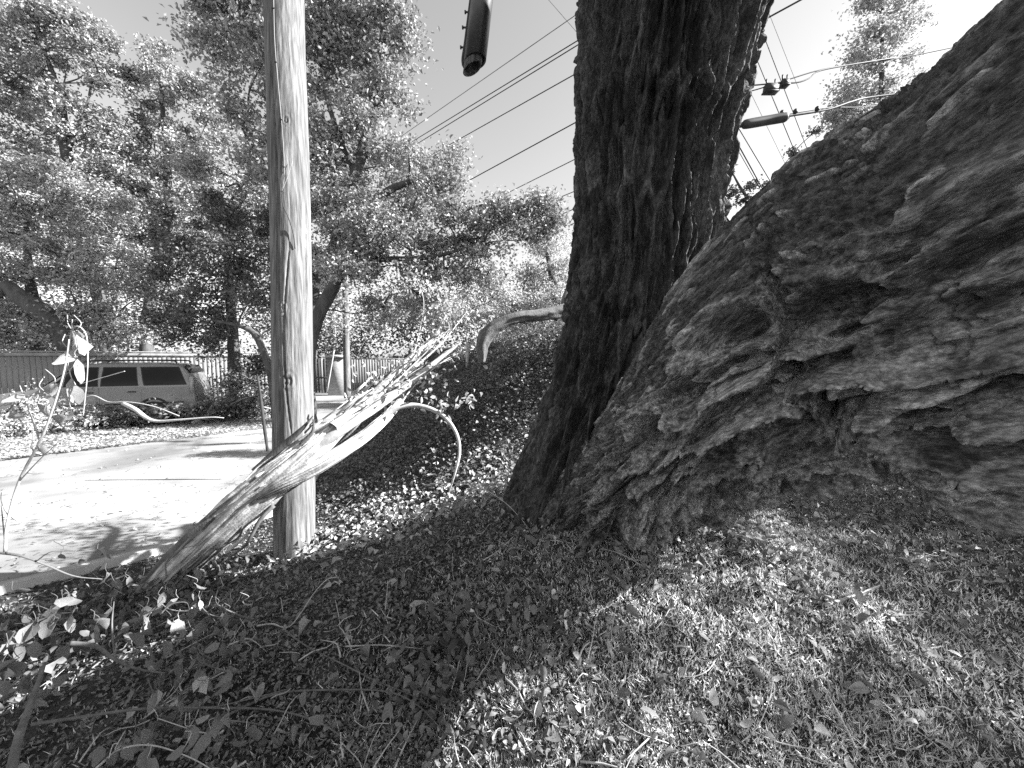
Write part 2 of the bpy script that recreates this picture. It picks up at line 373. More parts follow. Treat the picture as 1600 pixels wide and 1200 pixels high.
# ------------------------------------------------------------------ the big forked tree
def stem(name, P, r, nseg, nth, bark, face, m, parent, flare=None, s0=0, tonef=None, lip=.3):
    """thick trunk with real bark relief; face = point the dense side looks at"""
    P = np.asarray(P, float); C4 = catmull(np.hstack([P, np.asarray(r, float)[:, None]]), 1200)
    C4 = np.stack([np.convolve(np.pad(C4[:, k], 90, mode='reflect', reflect_type='odd'), np.hanning(91) / np.hanning(91).sum(), 'same')[90:-90] for k in range(4)], 1)
    vis = (C4[:, 1] > .3) & (C4[:, 2] < 4.5); wgt = np.where(vis, 1 / np.linalg.norm(C4[:, :3] - CAM, axis=1), .05); wgt = np.convolve(np.pad(wgt, 20, mode='edge'), np.ones(41) / 41, 'same')[20:-20]
    cw_ = np.concatenate([[0], np.cumsum((wgt[1:] + wgt[:-1]) / 2)]); tq = np.interp(np.linspace(0, cw_[-1], nseg), cw_, np.arange(1200))
    C4 = np.stack([np.interp(tq, np.arange(1200), C4[:, k]) for k in range(4)], 1)
    C = C4[:, :3]; rr = C4[:, 3]
    T, Nn, B = frames(C)
    # dense sampling on the side that faces the viewer
    u = np.linspace(-1, 1, nth, endpoint=False); th0 = np.interp(u, [-1, -.86, .86, 1], [-np.pi, -1.8, 1.8, np.pi])
    mid = int(nseg * .45); f = np.asarray(face) - C[mid]; th_c = math.atan2(f.dot(B[mid]), f.dot(Nn[mid]))
    th = th0 + th_c
    s = np.concatenate([[0], np.cumsum(np.linalg.norm(np.diff(C, axis=0), axis=1))])[:, None] + s0
    rm = .5
    A = th0[None] * rm * np.ones_like(s); Bb = s * np.ones_like(A)
    R0 = rr[:, None] * np.ones_like(A)
    if flare is not None: R0 = R0 * flare(th[None], s - s0)
    h = bark(A, Bb, th0[None] * np.ones_like(s))
    D = R0 + h * ss(-.1, .25, R0)
    sh = lip * ss(2.0, 1.1, np.abs(th0))[None] * np.clip(h + .01, 0, .09) * ss(-.1, .25, R0) / np.maximum(D, .1)
    tt_ = th[None] + sh
    V = C[:, None] + D[..., None] * (np.cos(tt_)[..., None] * Nn[:, None] + np.sin(tt_)[..., None] * B[:, None])
    ii = np.arange(nseg - 1)[:, None] * nth; jj = np.arange(nth)[None]; kk = (jj + 1) % nth
    q = np.stack([ii + jj, ii + kk, ii + nth + kk, ii + nth + jj], -1).reshape(-1, 4)
    o = MB().add(V, q, None, None if tonef is None else tonef(A, Bb, th0[None] * np.ones_like(s)).ravel()).build(name, m, parent)
    at2 = o.data.attributes.new('grain', 'FLOAT_VECTOR', 'POINT'); at2.data.foreach_set('vector', np.stack([A, Bb, D], -1).astype(np.float32).ravel())
    return o, C, rr

TONE = [None]
def fiss(e, w): return np.exp(-(e / w) ** 2)
def bark_upright(a, b, th):
    rag = .004 * fbm(a * 45, b * 20, 30, 2)
    wa = a + .045 * fbm(a * 4, b * 1.3, 31, 2) + .009 * fbm(a * 14, b * 6, 32, 2) + rag
    wb = b + .10 * fbm(a * 4, b * 2, 33, 2) + rag * 3
    f1, f2, idr, cx, cy = worley(wa / .105, wb / .70, 40, .95); e = f2 - f1
    amp = .55 + .75 * vn(a * 6, b * 1.5, 35)
    crest = ss(.32, .02, e) ** 1.4 * amp
    g1, g2, idg, gx_, _ = worley(wa / .055 + 3.3, wb / .36, 50, .95); c2 = ss(.40, .06, g2 - g1) * (.25 + .75 * idr)
    k1, k2, idk, kx, ky = worley(wa / .026, wb / .10, 57)
    crack = np.exp(-(np.abs(fbm(wa * 14, wb * 1.7, 36, 2)) / .05) ** 2)
    TONE[0] = .35 + .5 * (idk - .5) + .5 * (idg - .5) + .25 * fbm(a * 8, b * 3, 39, 2)
    return (  .066 * crest + .030 * c2 + .006 * (idk + kx) * ss(.02, .14, k2 - k1) - .03 * crack + .0025 * fbm(wa * 60, wb * 30, 37, 2) - .034)

def bark_leaning(a, b, th):
    # th grows across the visible side; the upper flank is finely flaked, the belly gnarled and plated
    gn = ss(-.75, -.05, th + .3 * fbm(a * 3, b * 2, 64, 2))      # 0 fine flank .. 1 gnarled belly
    qx = a + .055 * fbm(a * 3.0, b * 1.9, 61, 2) + .022 * fbm(a * 9, b * 5, 62, 2) + .005 * fbm(a * 50, b * 36, 58, 2)
    qy = b + .12 * fbm(a * 2.6, b * 2.1, 63, 2) + .035 * fbm(a * 11, b * 8, 59, 2) + .010 * fbm(a * 46, b * 30, 57, 2)
    for (ka, kb, kr) in KNOTS:                                     # grain sweeps round old branch knots
        da = a - ka; db = (b - kb) * .6; g = np.exp(-(da * da + db * db) / (kr * 1.8) ** 2); qx = qx - g * da * .75; qy = qy - g * db * .4
    f1, f2, idv, vx, vy = worley(qx / .105, qy / .36, 91, .95); e = f2 - f1
    amp = .35 + 1.0 * ss(.25, .75, vn(a * 5, b * 2.2, 73))
    crest = ss(.36, .03, e) * amp; tilt = (vx * .9 + (idv - .5) * .8)
    w1, w2, idw, dx, dy = worley(qx / .044 + 1.7, qy / .145, 75, .95); c2 = ss(.42, .05, w2 - w1) * (.25 + .9 * idv) ; tl2 = dx * .9 + (idw - .5) * .6
    k1, k2, idk, kx, ky = worley(qx / .027, qy / .09, 78, .95); flake = (idk * .8 + .2 + kx * .8) * ss(.04, .26, k2 - k1)
    n1 = vn(qx * 10 + 9, qy * 2.4, 98) * 2 - 1; n2 = vn(qx * 24 + 4, qy * 6.5, 99) * 2 - 1
    crack = np.exp(-(n1 / .21) ** 2) * ss(.25, .5, vn(a * 4, b * 2.5, 55)); crack2 = np.exp(-(n2 / .2) ** 2)
    pits = ss(.16, .42, fbm(qx * 8.5, qy * 4.8, 81, 3))
    crt = np.exp(-(np.abs(fbm(a * 8, b * 13, 84, 3)) / .025) ** 2) * ss(.4, .7, vn(a * 7, b * 5, 85))
    h = gn * (.072 * crest + .018 * tilt * (1 - crest) + .032 * c2 + .005 * tl2 + .006 * flake - .078 * crack - .024 * crack2 - .055 * pits - .014 * crt) + (1 - gn) * (.016 * flake + .005 * c2 + .002 * crest - .012 * crack2)
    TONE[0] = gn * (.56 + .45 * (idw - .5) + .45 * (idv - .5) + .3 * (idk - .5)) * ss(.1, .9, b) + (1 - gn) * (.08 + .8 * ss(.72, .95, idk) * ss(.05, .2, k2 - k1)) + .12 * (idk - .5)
    h = h + .030 * gn * fbm(a * 4, b * 3, 82, 2) + .0035 * fbm(a * 85, b * 60, 68, 2)
    for (ka, kb, kr) in KNOTS:
        rr = np.hypot(a - ka, (b - kb) * .6); h = h + gn * (.05 * np.exp(-((rr - kr) / (.4 * kr)) ** 2) - .07 * np.exp(-(rr / (.55 * kr)) ** 2))
    return h - .030

tree = thing('forked_tree', 'massive old tree forking low into an upright and a thick leaning trunk, furrowed bark', 'tree', (.45, 2.5, .75))
P1 = [at(900, 960, 2.66), at(915, 860, 2.6), at(935, 770, 2.55), at(950, 690, 2.52), at(972, 600, 2.5), at(993, 500, 2.48), at(1008, 400, 2.45), at(1013, 300, 2.4), at(1021, 200, 2.34), at(1034, 100, 2.26), at(1050, 0, 2.18), at(1072, -120, 2.1)]
r1 = [.70, .63, .57, .47, .435, .415, .405, .40, .425, .45, .475, .48]
P1 = [CAM + (p - CAM) * 1.05 for p in P1]; r1 = [q * 1.05 for q in r1]; top1 = P1[-1]
P1 += [top1 + [.1, -.1, .7], top1 + [.25, -.1, 1.7], top1 + [.3, 0, 3.2]]; r1 += [.42, .34, .22]
lob = lambda th, s: 1 + .22 * np.exp(-(s / .55) ** 2) * (np.cos(3 * th + .8) * .6 + np.cos(5 * th) * .4) + .03 * np.cos(2 * th + s * 2) + .02 * np.cos(5 * th + s)
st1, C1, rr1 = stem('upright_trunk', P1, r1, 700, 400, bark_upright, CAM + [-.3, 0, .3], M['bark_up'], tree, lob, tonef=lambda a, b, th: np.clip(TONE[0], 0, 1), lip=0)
st1['label'] = 'upright trunk with braided vertical bark ridges'

S2 = [at(880, 895, 2.5), at(915, 825, 2.42), at(985, 750, 2.28), at(1066, 668, 1.94), at(1148, 592, 1.64), at(1242, 528, 1.41), at(1350, 480, 1.27), at(1475, 440, 1.08), at(1600, 424, .94)]
r2 = [.38, .38, .37, .385, .435, .49, .545, .55, .535]
S2 += [np.array([1.31, .62, 2.29]), np.array([1.5, .25, 2.5]), np.array([1.9, -.4, 3.1]), np.array([2.5, -1.4, 4.4]), np.array([3.1, -2.2, 6.0])]; r2 += [.54, .51, .45, .36, .26]
GS = 1.0
KNOTS = [(-.02, 1.55, .085), (-.30, 1.05, .06), (.22, .95, .05), (.05, .72, .045), (-.12, 2.0, .07), (.33, 1.5, .06), (-.45, 1.6, .05)]
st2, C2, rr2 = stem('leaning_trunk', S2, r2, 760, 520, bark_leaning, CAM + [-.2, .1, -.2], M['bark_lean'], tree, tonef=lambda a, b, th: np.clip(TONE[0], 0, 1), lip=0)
st2['label'] = 'thick leaning trunk with scaly plated bark reaching over the grass'

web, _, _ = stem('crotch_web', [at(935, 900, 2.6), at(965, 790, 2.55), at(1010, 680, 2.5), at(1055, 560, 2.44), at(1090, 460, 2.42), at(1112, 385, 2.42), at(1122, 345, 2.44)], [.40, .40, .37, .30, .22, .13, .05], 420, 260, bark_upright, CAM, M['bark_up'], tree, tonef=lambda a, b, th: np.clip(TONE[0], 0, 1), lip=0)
web['label'] = 'dark fused bark joining the two trunks below the crotch'
# drooping bare limb seen left of the trunk
mb = MB(); tube(mb, [at(960, 430, 4.6), at(915, 465, 4.4), at(885, 485, 4.2), at(850, 492, 4.1), at(810, 497, 4.0), at(775, 510, 3.95), at(755, 532, 3.93), at(752, 566, 3.95)], [.12, .09, .06, .052, .054, .056, .058, .03], 26, 140, .6, 8)
tube(mb, [at(887, 488, 4.2), at(883, 468, 4.22), at(888, 448, 4.25)], [.05, .04, .02], 10, 16, .3, 3)
mb.build('drooping_limb', M['bark_limb'], tree)['label'] = 'pale bare limb curving down over the ivy bank'

# crown of the same tree: out of frame to the upper right, throwing the dappled shade on the grass
mb = MB(); lim = MB(); rg = np.random.default_rng(5)
sv = np.array(sdir); hubs = [np.array(q) for q in ((6.0, 1.0, 3.9), (7.5, 2.6, 4.8), (8.6, 1.4, 5.6), (9.6, 3.6, 6.0), (7.0, 3.8, 4.6), (6.4, -.2, 4.6))]
for c in hubs: tube(lim, [C2[-1], (C2[-1] + c) / 2 + [0, 0, .9], c], [.08, .035, .012], 7, 14)
for _ in range(200):
    tx = rg.uniform(-.2, 4.8); ty = rg.uniform(.75, 4.6)
    if ty < 2.6 and tx < .75 + .25 * rg.random() and rg.random() < .75: continue
    if abs(tx - 1.0) < .5 and abs(ty - 2.1) < .45: continue
    cc = np.array([tx, ty, .6]) + sv * rg.uniform(6.2, 10); hub = hubs[int(np.argmin([np.linalg.norm(cc - q) for q in hubs]))]
    if rg.random() < .3: tube(lim, [hub, (hub + cc) / 2 + rg.normal(0, .1, 3), cc], [.010, .008, .004], 5, 7)
    n = int(rg.uniform(16, 44)); leaf_quads(mb, cc + rg.normal(size=(n, 3)) * rg.uniform(.08, .24) * [1, 1, .7], .12, rg, .6, .6)
for _ in range(16):
    tx = rg.uniform(1.0, 4.5); ty = rg.uniform(.8, 4.2); cc = np.array([tx, ty, .6]) + sv * rg.uniform(7, 9.5); n = 150
    leaf_quads(mb, cc + rg.normal(size=(n, 3)) * [.30, .28, .16], .12, rg, .6, .6)
c = np.array([1.2, 1.9, 9.0]); tube(lim, [C1[-1], c], [.13, .04], 7, 10)
for _ in range(22):
    cc = c + rg.normal(size=3) * [.9, .8, .6]; leaf_quads(mb, cc + rg.normal(size=(60, 3)) * .3, .13, rg, .6, .6)
mb.build('crown', M['leaf'], tree, smooth=False); lim.build('limb', M['bark_far'], tree)

# ------------------------------------------------------------------ background trees
def btree(name, label, trunkpts, trunkr, blobs, depth, leafm, barkm='bark_far', ls=.13, dens=1., seed=0, cl=.5, group='trees beyond the fence', extra=(), cat='tree', sag=.7):
    """trunkpts: (px,py,d); blobs: (px,py,r_px[,dd])"""
    rg = np.random.default_rng(100 + seed)
    TP = [at(*p) for p in trunkpts]
    base = TP[0].copy(); base[2] = 0 if base[2] > .2 else base[2]
    if TP[0][2] > .3: TP = [np.array([TP[0][0], TP[0][1], -.05])] + TP; trunkr = [trunkr[0] * 1.15] + list(trunkr)
    t = thing(name, label, cat, TP[0], group)
    tb = MB(); C = tube(tb, TP, trunkr, 12, len(TP) * 8, .18, seed)
    for e in extra:
        tube(tb, [at(*p) for p in e[0]], e[1], 9, len(e[0]) * 6, .2, seed + 1)
    cr = MB(); lb = MB(); nodes = list(C[len(C) // 3:])
    for e in extra: nodes += list(catmull([at(*p) for p in e[0]], 12)[3:])
    blobs = sorted(blobs, key=lambda b_: min(np.linalg.norm(at(b_[0], b_[1], depth) - q) for q in C))
    for bl in blobs:
        px, py, rp = bl[:3]; dd = depth + (bl[3] if len(bl) > 3 else 0); c = at(px, py, dd); rad = rp / 600 * dd
        nd = np.array(nodes); a = nd[np.argmin(np.linalg.norm(nd - c, axis=1) + .8 * np.maximum(0, nd[:, 2] - c[2] + .3 * rad))]
        lr = .010 + .012 * rad * rg.uniform(.7, 1.3); mid_ = (a + c) / 2 + rg.normal(0, .22, 3) * rad
        lc = tube(lb, [a, a * .7 + mid_ * .3 + [0, 0, .1 * rad], mid_, c], [lr * 2.2, lr * 1.5, lr, .012], 6, 16, .2, seed); nodes += list(lc[6:])
        ncl = max(5, int(dens * 2.7 * rad ** 2 / cl ** 2 * .62))
        for _ in range(ncl):
            d = rg.normal(size=3); d /= np.linalg.norm(d); cc = c + d * rad * rg.uniform(.25, 1) ** .6 * [1, .8, .85]
            if rg.random() < .45: tube(lb, [c, (c + cc) / 2 + rg.normal(0, .12, 3) * rad * .4, cc], [.035, .022, .01], 4, 6, cap=False)
            n = int(rg.uniform(.5, 1.5) * 200 * (cl / .5) ** 2 * (.13 / ls) ** 1.6)
            leaf_quads(cr, cc + rg.normal(size=(n, 3)) * cl * rg.uniform(.35, .72) * [1, 1, sag], ls, rg, .35, .62)
    tb.build('trunk', M[barkm], t); lb.build('limbs', M[barkm], t)['kind'] = 'stuff'; cr.build('crown', M[leafm], t, smooth=False)
    return t

G = 'trees behind the board fence'
btree('broadleaf_tree', 'tall tree at the left edge with a dark forked upper trunk showing through its crown', [(168, 560, 17), (158, 480, 17), (135, 400, 17), (118, 330, 17), (108, 270, 17), (100, 215, 17), (92, 150, 17), (70, 80, 17)], [.24, .22, .2, .19, .19, .2, .15, .06],
      [(55, 60, 62), (115, 55, 52), (150, 100, 40), (20, 130, 60), (100, 130, 62), (40, 210, 62), (135, 195, 50), (0, 30, 60), (-60, 120, 90), (170, 260, 45), (150, 50, 28), (90, 20, 40)], 17, 'leaf', ls=.14, dens=.75, seed=1, group=G,
      extra=[([(100, 215, 17), (70, 150, 17), (20, 110, 17)], [.13, .1, .04]), ([(104, 235, 17), (125, 195, 17), (140, 150, 17)], [.11, .08, .03]), ([(118, 330, 17), (60, 260, 16.5), (10, 230, 16)], [.12, .1, .05])])
btree('broadleaf_tree', 'tree with a pointed narrow top between the left crown and the wooden pole', [(228, 560, 18), (240, 440, 18), (262, 350, 18), (262, 280, 18), (256, 190, 18), (248, 100, 18)], [.26, .24, .22, .16, .1, .03],
      [(248, 96, 24), (250, 135, 38), (285, 150, 32), (220, 160, 32), (215, 120, 14), (320, 150, 26), (240, 215, 58), (310, 225, 52), (200, 270, 55), (280, 310, 70), (340, 320, 60), (190, 210, 36), (215, 370, 60), (330, 175, 30)], 18, 'leaf', ls=.14, dens=.85, seed=2, group=G,
      extra=[([(262, 350, 18), (285, 310, 18), (300, 280, 18)], [.14, .1, .05]), ([(248, 400, 18), (235, 340, 18), (228, 300, 18)], [.12, .09, .04])])
btree('broadleaf_tree', 'tallest dense tree rising out of the top of the picture behind the wooden pole', [(475, 600, 13.2), (490, 480, 13.2), (530, 370, 13.2), (552, 280, 13.2), (580, 190, 13.2), (592, 120, 13.2), (600, 30, 13.2), (600, -120, 13.2)], [.3, .27, .23, .2, .17, .14, .1, .04],
      [(350, 20, 48), (340, 75, 40), (390, 60, 62), (455, 60, 70), (520, 30, 62), (580, 10, 58), (635, 25, 40), (640, 85, 38), (390, 140, 55), (520, 110, 70), (590, 110, 60), (615, 160, 42), (470, 190, 70), (540, 210, 62), (600, 215, 45), (385, 215, 42), (400, -50, 80), (520, -70, 90), (620, -50, 50), (450, 280, 70), (520, 290, 60), (625, 260, 40), (322, 5, 22)], 13.2, 'leaf', ls=.14, dens=.95, seed=3, group=G,
      extra=[([(490, 480, 13.2), (470, 300, 13.2), (465, 200, 13.2), (480, 60, 13.2)], [.17, .13, .1, .04]), ([(552, 280, 13.2), (525, 200, 13.2), (500, 120, 13.2)], [.13, .09, .04])])
btree('broadleaf_tree', 'dark limbed spreading tree whose thick bough leans right from behind the wooden pole', [(478, 585, 11.5), (490, 510, 11.5), (520, 450, 11.5), (545, 400, 11.5), (575, 345, 11.5), (605, 300, 11.5), (642, 283, 11.5)], [.24, .2, .17, .15, .13, .12, .08],
      [(560, 330, 55, 1), (620, 320, 55, 1), (640, 270, 48, 1), (690, 300, 45), (700, 350, 52), (755, 320, 46), (760, 370, 52), (810, 335, 38), (845, 320, 26), (820, 375, 36), (640, 390, 55), (590, 420, 52), (700, 420, 52), (760, 430, 45), (530, 420, 40, 1), (650, 455, 42), (600, 480, 34, .5), (700, 260, 28), (860, 350, 18), (520, 350, 50, 1.5), (505, 420, 45, 1.5), (520, 490, 30, 2), (578, 352, 30, -.8), (548, 415, 26, -.8), (600, 330, 24, -.7)], 11.5, 'leaf', ls=.105, dens=1.0, seed=4, cl=.42, group=G,
      extra=[([(545, 400, 11.5), (600, 405, 11.3), (680, 400, 11.2), (750, 380, 11.2)], [.12, .09, .06, .03]), ([(565, 360, 11.5), (600, 350, 11.5), (640, 345, 11.4)], [.08, .06, .03])])
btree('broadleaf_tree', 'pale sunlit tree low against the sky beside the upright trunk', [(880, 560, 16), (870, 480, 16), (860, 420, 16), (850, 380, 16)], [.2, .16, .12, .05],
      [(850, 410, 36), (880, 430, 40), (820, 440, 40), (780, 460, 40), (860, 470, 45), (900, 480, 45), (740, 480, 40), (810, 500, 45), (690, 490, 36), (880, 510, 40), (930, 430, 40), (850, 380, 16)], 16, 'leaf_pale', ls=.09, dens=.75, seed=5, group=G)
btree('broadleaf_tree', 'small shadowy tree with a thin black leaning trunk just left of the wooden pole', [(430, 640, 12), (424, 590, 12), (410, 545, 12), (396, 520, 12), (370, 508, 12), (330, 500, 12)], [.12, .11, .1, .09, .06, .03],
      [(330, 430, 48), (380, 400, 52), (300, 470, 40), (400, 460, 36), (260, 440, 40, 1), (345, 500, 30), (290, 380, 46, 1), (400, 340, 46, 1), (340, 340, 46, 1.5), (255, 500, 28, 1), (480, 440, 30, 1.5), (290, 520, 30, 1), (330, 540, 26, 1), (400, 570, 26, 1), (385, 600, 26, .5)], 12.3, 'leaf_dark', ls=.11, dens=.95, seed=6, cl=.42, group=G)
btree('broadleaf_tree', 'straight dark trunk standing at the end of the board fence left of the pole', [(367, 625, 13.5), (366, 560, 13.5), (362, 500, 13.5), (355, 400, 13.5), (345, 300, 13.5)], [.2, .18, .16, .12, .05],
      [(350, 270, 48), (370, 330, 50), (310, 260, 40), (390, 280, 42)], 14.5, 'leaf', ls=.13, dens=.8, seed=7, group=G)
btree('broadleaf_tree', 'bright bushy tree behind the left end of the fence with a thick dark fallen bough', [(60, 600, 14.5), (55, 500, 14.5), (45, 420, 14.5), (40, 330, 14.5)], [.2, .18, .12, .05],
      [(20, 330, 62), (80, 350, 56), (-50, 350, 80), (60, 420, 52), (0, 430, 60), (130, 420, 46), (90, 290, 40), (170, 330, 50, 1), (180, 420, 48, 1), (10, 270, 46), (120, 480, 36), (30, 495, 40), (-40, 480, 60), (230, 460, 42, 1), (190, 500, 36, 1), (60, 500, 40), (150, 515, 34), (235, 520, 34, 1), (100, 520, 34), (10, 520, 40)], 14.2, 'leaf', ls=.12, dens=.95, seed=8, group=G,
      extra=[([(10, 445, 13.6), (40, 470, 13.6), (75, 495, 13.7), (105, 530, 13.8), (120, 570, 13.9)], [.2, .26, .3, .33, .33])])
btree('broadleaf_tree', 'slim pale barked tree leaning behind the fence at the far left third', [(180, 570, 15.5), (168, 520, 15.5), (152, 460, 15.5), (132, 400, 15.5), (118, 340, 15.5), (108, 290, 15.5)], [.15, .15, .14, .13, .11, .07],
      [(110, 285, 36), (140, 300, 30), (170, 380, 30, 1)], 16, 'leaf_pale', 'bark_pale', ls=.13, dens=.7, seed=9, group=G)
btree('broadleaf_tree', 'pale hazy poplar seen through the fork above the leaning trunk', [(1385, 330, 26), (1380, 200, 26), (1378, 100, 26), (1380, -20, 26)], [.3, .2, .12, .05],
      [(1378, 20, 36), (1350, 60, 32), (1405, 60, 34), (1385, 100, 42), (1340, 115, 36), (1345, 160, 44), (1400, 150, 40), (1320, 180, 32), (1370, 200, 46), (1310, 210, 26), (1365, -20, 34), (1410, 20, 22)], 26, 'leaf_pale', ls=.2, dens=.8, seed=10, group='trees above the leaning trunk', cl=.7)
btree('sapling', 'small dark branching treetop peeking out of the fork beside the upright trunk', [(1185, 380, 12), (1172, 320, 12), (1155, 290, 12), (1140, 262, 12)], [.06, .05, .035, .015],
      [(1148, 300, 11), (1178, 290, 11), (1165, 310, 14), (1200, 290, 10), (1140, 265, 4), (1240, 240, 8), (1275, 205, 8), (1130, 310, 9)], 12, 'leaf_dark', ls=.09, dens=.6, seed=11, cl=.16, group='trees above the leaning trunk', cat='small tree')
# far wood closing the view
mb = MB(); rg = np.random.default_rng(77)
for k in range(330):
    px = rg.uniform(-300, 1010); py = rg.uniform(330 if px < 620 else 440, 590); d = rg.uniform(27, 36); c = at(px, py, d)
    n = 200; leaf_quads(mb, c + rg.normal(size=(n, 3)) * [1.0, .9, .8], .26, rg, .3, .6)
tag(mb.build('distant_wood', M['leaf_far'], smooth=False), 'far belt of trees closing the view behind the fences', kind='stuff')

# ------------------------------------------------------------------ board fence
F0 = np.array([-19.8, 11.0]); F1 = np.array([-9.6, 16.7]); fd = (F1 - F0); FL_ = np.linalg.norm(fd); fd = fd / FL_; frz = math.atan2(fd[1], fd[0]); fn = np.array([fd[1], -fd[0]])
fence = thing('board_fence', 'long weathered close board fence with a capped top behind the parked car', 'fence', (F0[0], F0[1], 0))
bw_ = .135; nb = int(FL_ / bw_)
BM = []
for v in range(3):
    b = MB(); box(b, (0, 0, 1.09), (bw_ - .012, .022, 2.12), frz); BM.append(b.mesh('board', M['fence'], False))
for k in range(nb):
    p = F0 + fd * (k + .5) * bw_ + fn * rng.uniform(-.006, .006); o = link('board', BM[k % 3], fence); o.location = (p[0], p[1], rng.uniform(-.012, .012))
b = MB(); c = (F0 + F1) / 2
box(b, (c[0], c[1], 2.19), (FL_, .13, .045), frz); b.build('cap_rail', M['fence'], fence, smooth=False)
b = MB(); box(b, (c[0] + fn[0] * .03, c[1] + fn[1] * .03, 2.09), (FL_, .03, .12), frz); b.build('top_rail', M['fence'], fence, smooth=False)
for k in range(5):
    p = F0 + fd * (k * 2.4 + .8) - fn * .08; b = MB(); box(b, (p[0], p[1], 1.08), (.1, .1, 2.16), frz); b.build('post', M['fence'], fence, smooth=False)
# distant gate, pillar and fence at the end of the road
gt = thing('plank_gate', 'dark open plank gate just right of the wooden pole, in shade', 'gate', tuple(at(505, 612, 21)))
for k in range(9):
    p = at(489 + k * 4.6, 585, 21.2 - .03 * (k % 2)); b = MB(); box(b, (p[0], p[1], 1.0), (.13, .03, 1.9)); b.build('board', M['wood_dark'] if k % 3 else M['fence'], gt, smooth=False)
b = MB(); p = at(507, 592, 21.15); box(b, (p[0], p[1] - .05, .9), (1.5, .03, .1)); b.build('rail', M['wood_dark'], gt, smooth=False)
pl = thing('gate_pillar', 'square pale sided masonry pillar with a flat cap beside the plank gate', 'pillar', tuple(at(528, 615, 20)))
p = at(528, 585, 20.3); b = MB(); box(b, (p[0], p[1], 1.0), (.85, .7, 2.0), R(9)); b.build('shaft', M['brick'], pl, smooth=False)
b = MB(); box(b, (p[0], p[1], 2.07), (1.0, .85, .13), R(9)); b.build('cap', M['concrete'], pl, smooth=False)
b = MB(); tube(b, [at(511, 612, 18.8), at(522, 548, 18.9)], [.035, .03], 6, 5); tag(b.build('leaning_stick', M['twig_pale']), 'thin pale stick propped against the gate pillar', 'stick')
ff = thing('board_fence', 'short plain fence panel run beyond the far utility pole', 'fence', tuple(at(570, 612, 21)))
for k in range(26):
    p = at(546 + k * 4.1, 585, 21.5); b = MB(); box(b, (p[0], p[1], 1.0), (.135, .03, 1.75 + .02 * (k % 3))); b.build('board', M['fence'], ff, smooth=False)
p = at(597, 560, 21.5); b = MB(); box(b, (p[0], p[1], 1.93), (3.9, .12, .06)); b.build('cap_rail', M['fence'], ff, smooth=False)

# ------------------------------------------------------------------ utility poles
pole = thing('utility_pole', 'thick weathered wooden utility pole in front, sunlit on its right side', 'utility pole', tuple(at(459, 862, 3.4)))
nseg, nth = 420, 150
Pp = catmull(np.array([at(461, 900, 3.4), at(459, 700, 3.4), at(455, 420, 3.4), at(450, 200, 3.4), at(444, 0, 3.4), at(436, -300, 3.4)]), nseg)
s = np.linspace(0, np.linalg.norm(Pp[-1] - Pp[0]), nseg)[:, None]; th = np.linspace(0, 2 * np.pi, nth, endpoint=False)[None]
a_ = th * .15
rad = .162 + (s - 1) * -.0009 + .0035 * fbm(a_ * 60, s * 1.3, 91, 3) + .0016 * fbm(a_ * 220, s * 3, 92, 2) + .003 * fbm(a_ * 10, s * 2, 93, 2)
# weather checks: long narrow splits
for (ta, s0_, s1_, wob) in ((-1.2, 1.2, 3.0, .25), (-2.2, .4, 1.7, .1), (-.6, .2, 1.1, .12), (-1.75, 2.6, 4.6, .1), (-2.6, 1.9, 3.6, .08), (-.25, 2.2, 3.4, .1)):
    tc_ = ta + wob * np.sin(s * 2.3); dd_ = np.abs(((th - tc_ + np.pi) % (2 * np.pi)) - np.pi) * .15
    rad = rad - .022 * np.exp(-(dd_ / .0045) ** 2) * ss(s0_, s0_ + .3, s) * ss(s1_, s1_ - .3, s)
for (ta, sk, kr) in ((-1.15, 3.95, .035), (-1.45, 2.35, .03), (-1.25, 1.75, .045)):
    dd_ = np.hypot((((th - ta + np.pi) % (2 * np.pi)) - np.pi) * .15, (s - sk) * .6); rad = rad + .008 * np.exp(-(dd_ / kr) ** 2) * np.cos(dd_ / kr * 9)
V = Pp[:, None] + np.stack([rad * np.cos(th), rad * np.sin(th), rad * 0], -1)
ii = np.arange(nseg - 1)[:, None] * nth; jj = np.arange(nth)[None]; kk = (jj + 1) % nth
MB().add(V, np.stack([ii + jj, ii + kk, ii + nth + kk, ii + nth + jj], -1).reshape(-1, 4)).build('pole_shaft', M['pole'], pole)
# ground wire stapled to the pole face, bowing loose half way up
def onpole(px, py, off=0.0):
    d = 3.4; c = at(np.interp(py, [0, 200, 420, 700, 900], [444, 450, 455, 459, 461]), py, d); x = (px - 800) / 600 * (d - .14); dx = x - c[0]
    dx = max(-.161, min(.161, dx)); y = c[1] - math.sqrt(max(0, .165 ** 2 - dx * dx)) - off
    return np.array([c[0] + dx, y, c[2]])
b = MB(); tube(b, [onpole(428, -60), onpole(430, 20), onpole(432, 90), onpole(437, 150), onpole(443, 220), onpole(446, 280), onpole(444, 312, .01)], .004, 6, 60); b.build('ground_wire', M['wire'], pole)
b = MB(); tube(b, [onpole(444, 312, .012), onpole(446, 332, .02), onpole(454, 352, .025), onpole(459, 375, .02), onpole(460, 395, .008)], .004, 6, 40); b.build('loose_wire_end', M['cable'], pole)
b = MB(); tube(b, [onpole(444, 312, .012), onpole(452, 290, .02), onpole(457, 265, .02)], .0015, 5, 20); b.build('splinter', M['twig_pale'], pole)
for py in (40, 120, 205, 275, 312):
    q = onpole({40: 430, 120: 434, 205: 442, 275: 446, 312: 444}[py], py, .006); b = MB(); box(b, q, (.022, .008, .006)); b.build('staple', M['metal'], pole, smooth=False)

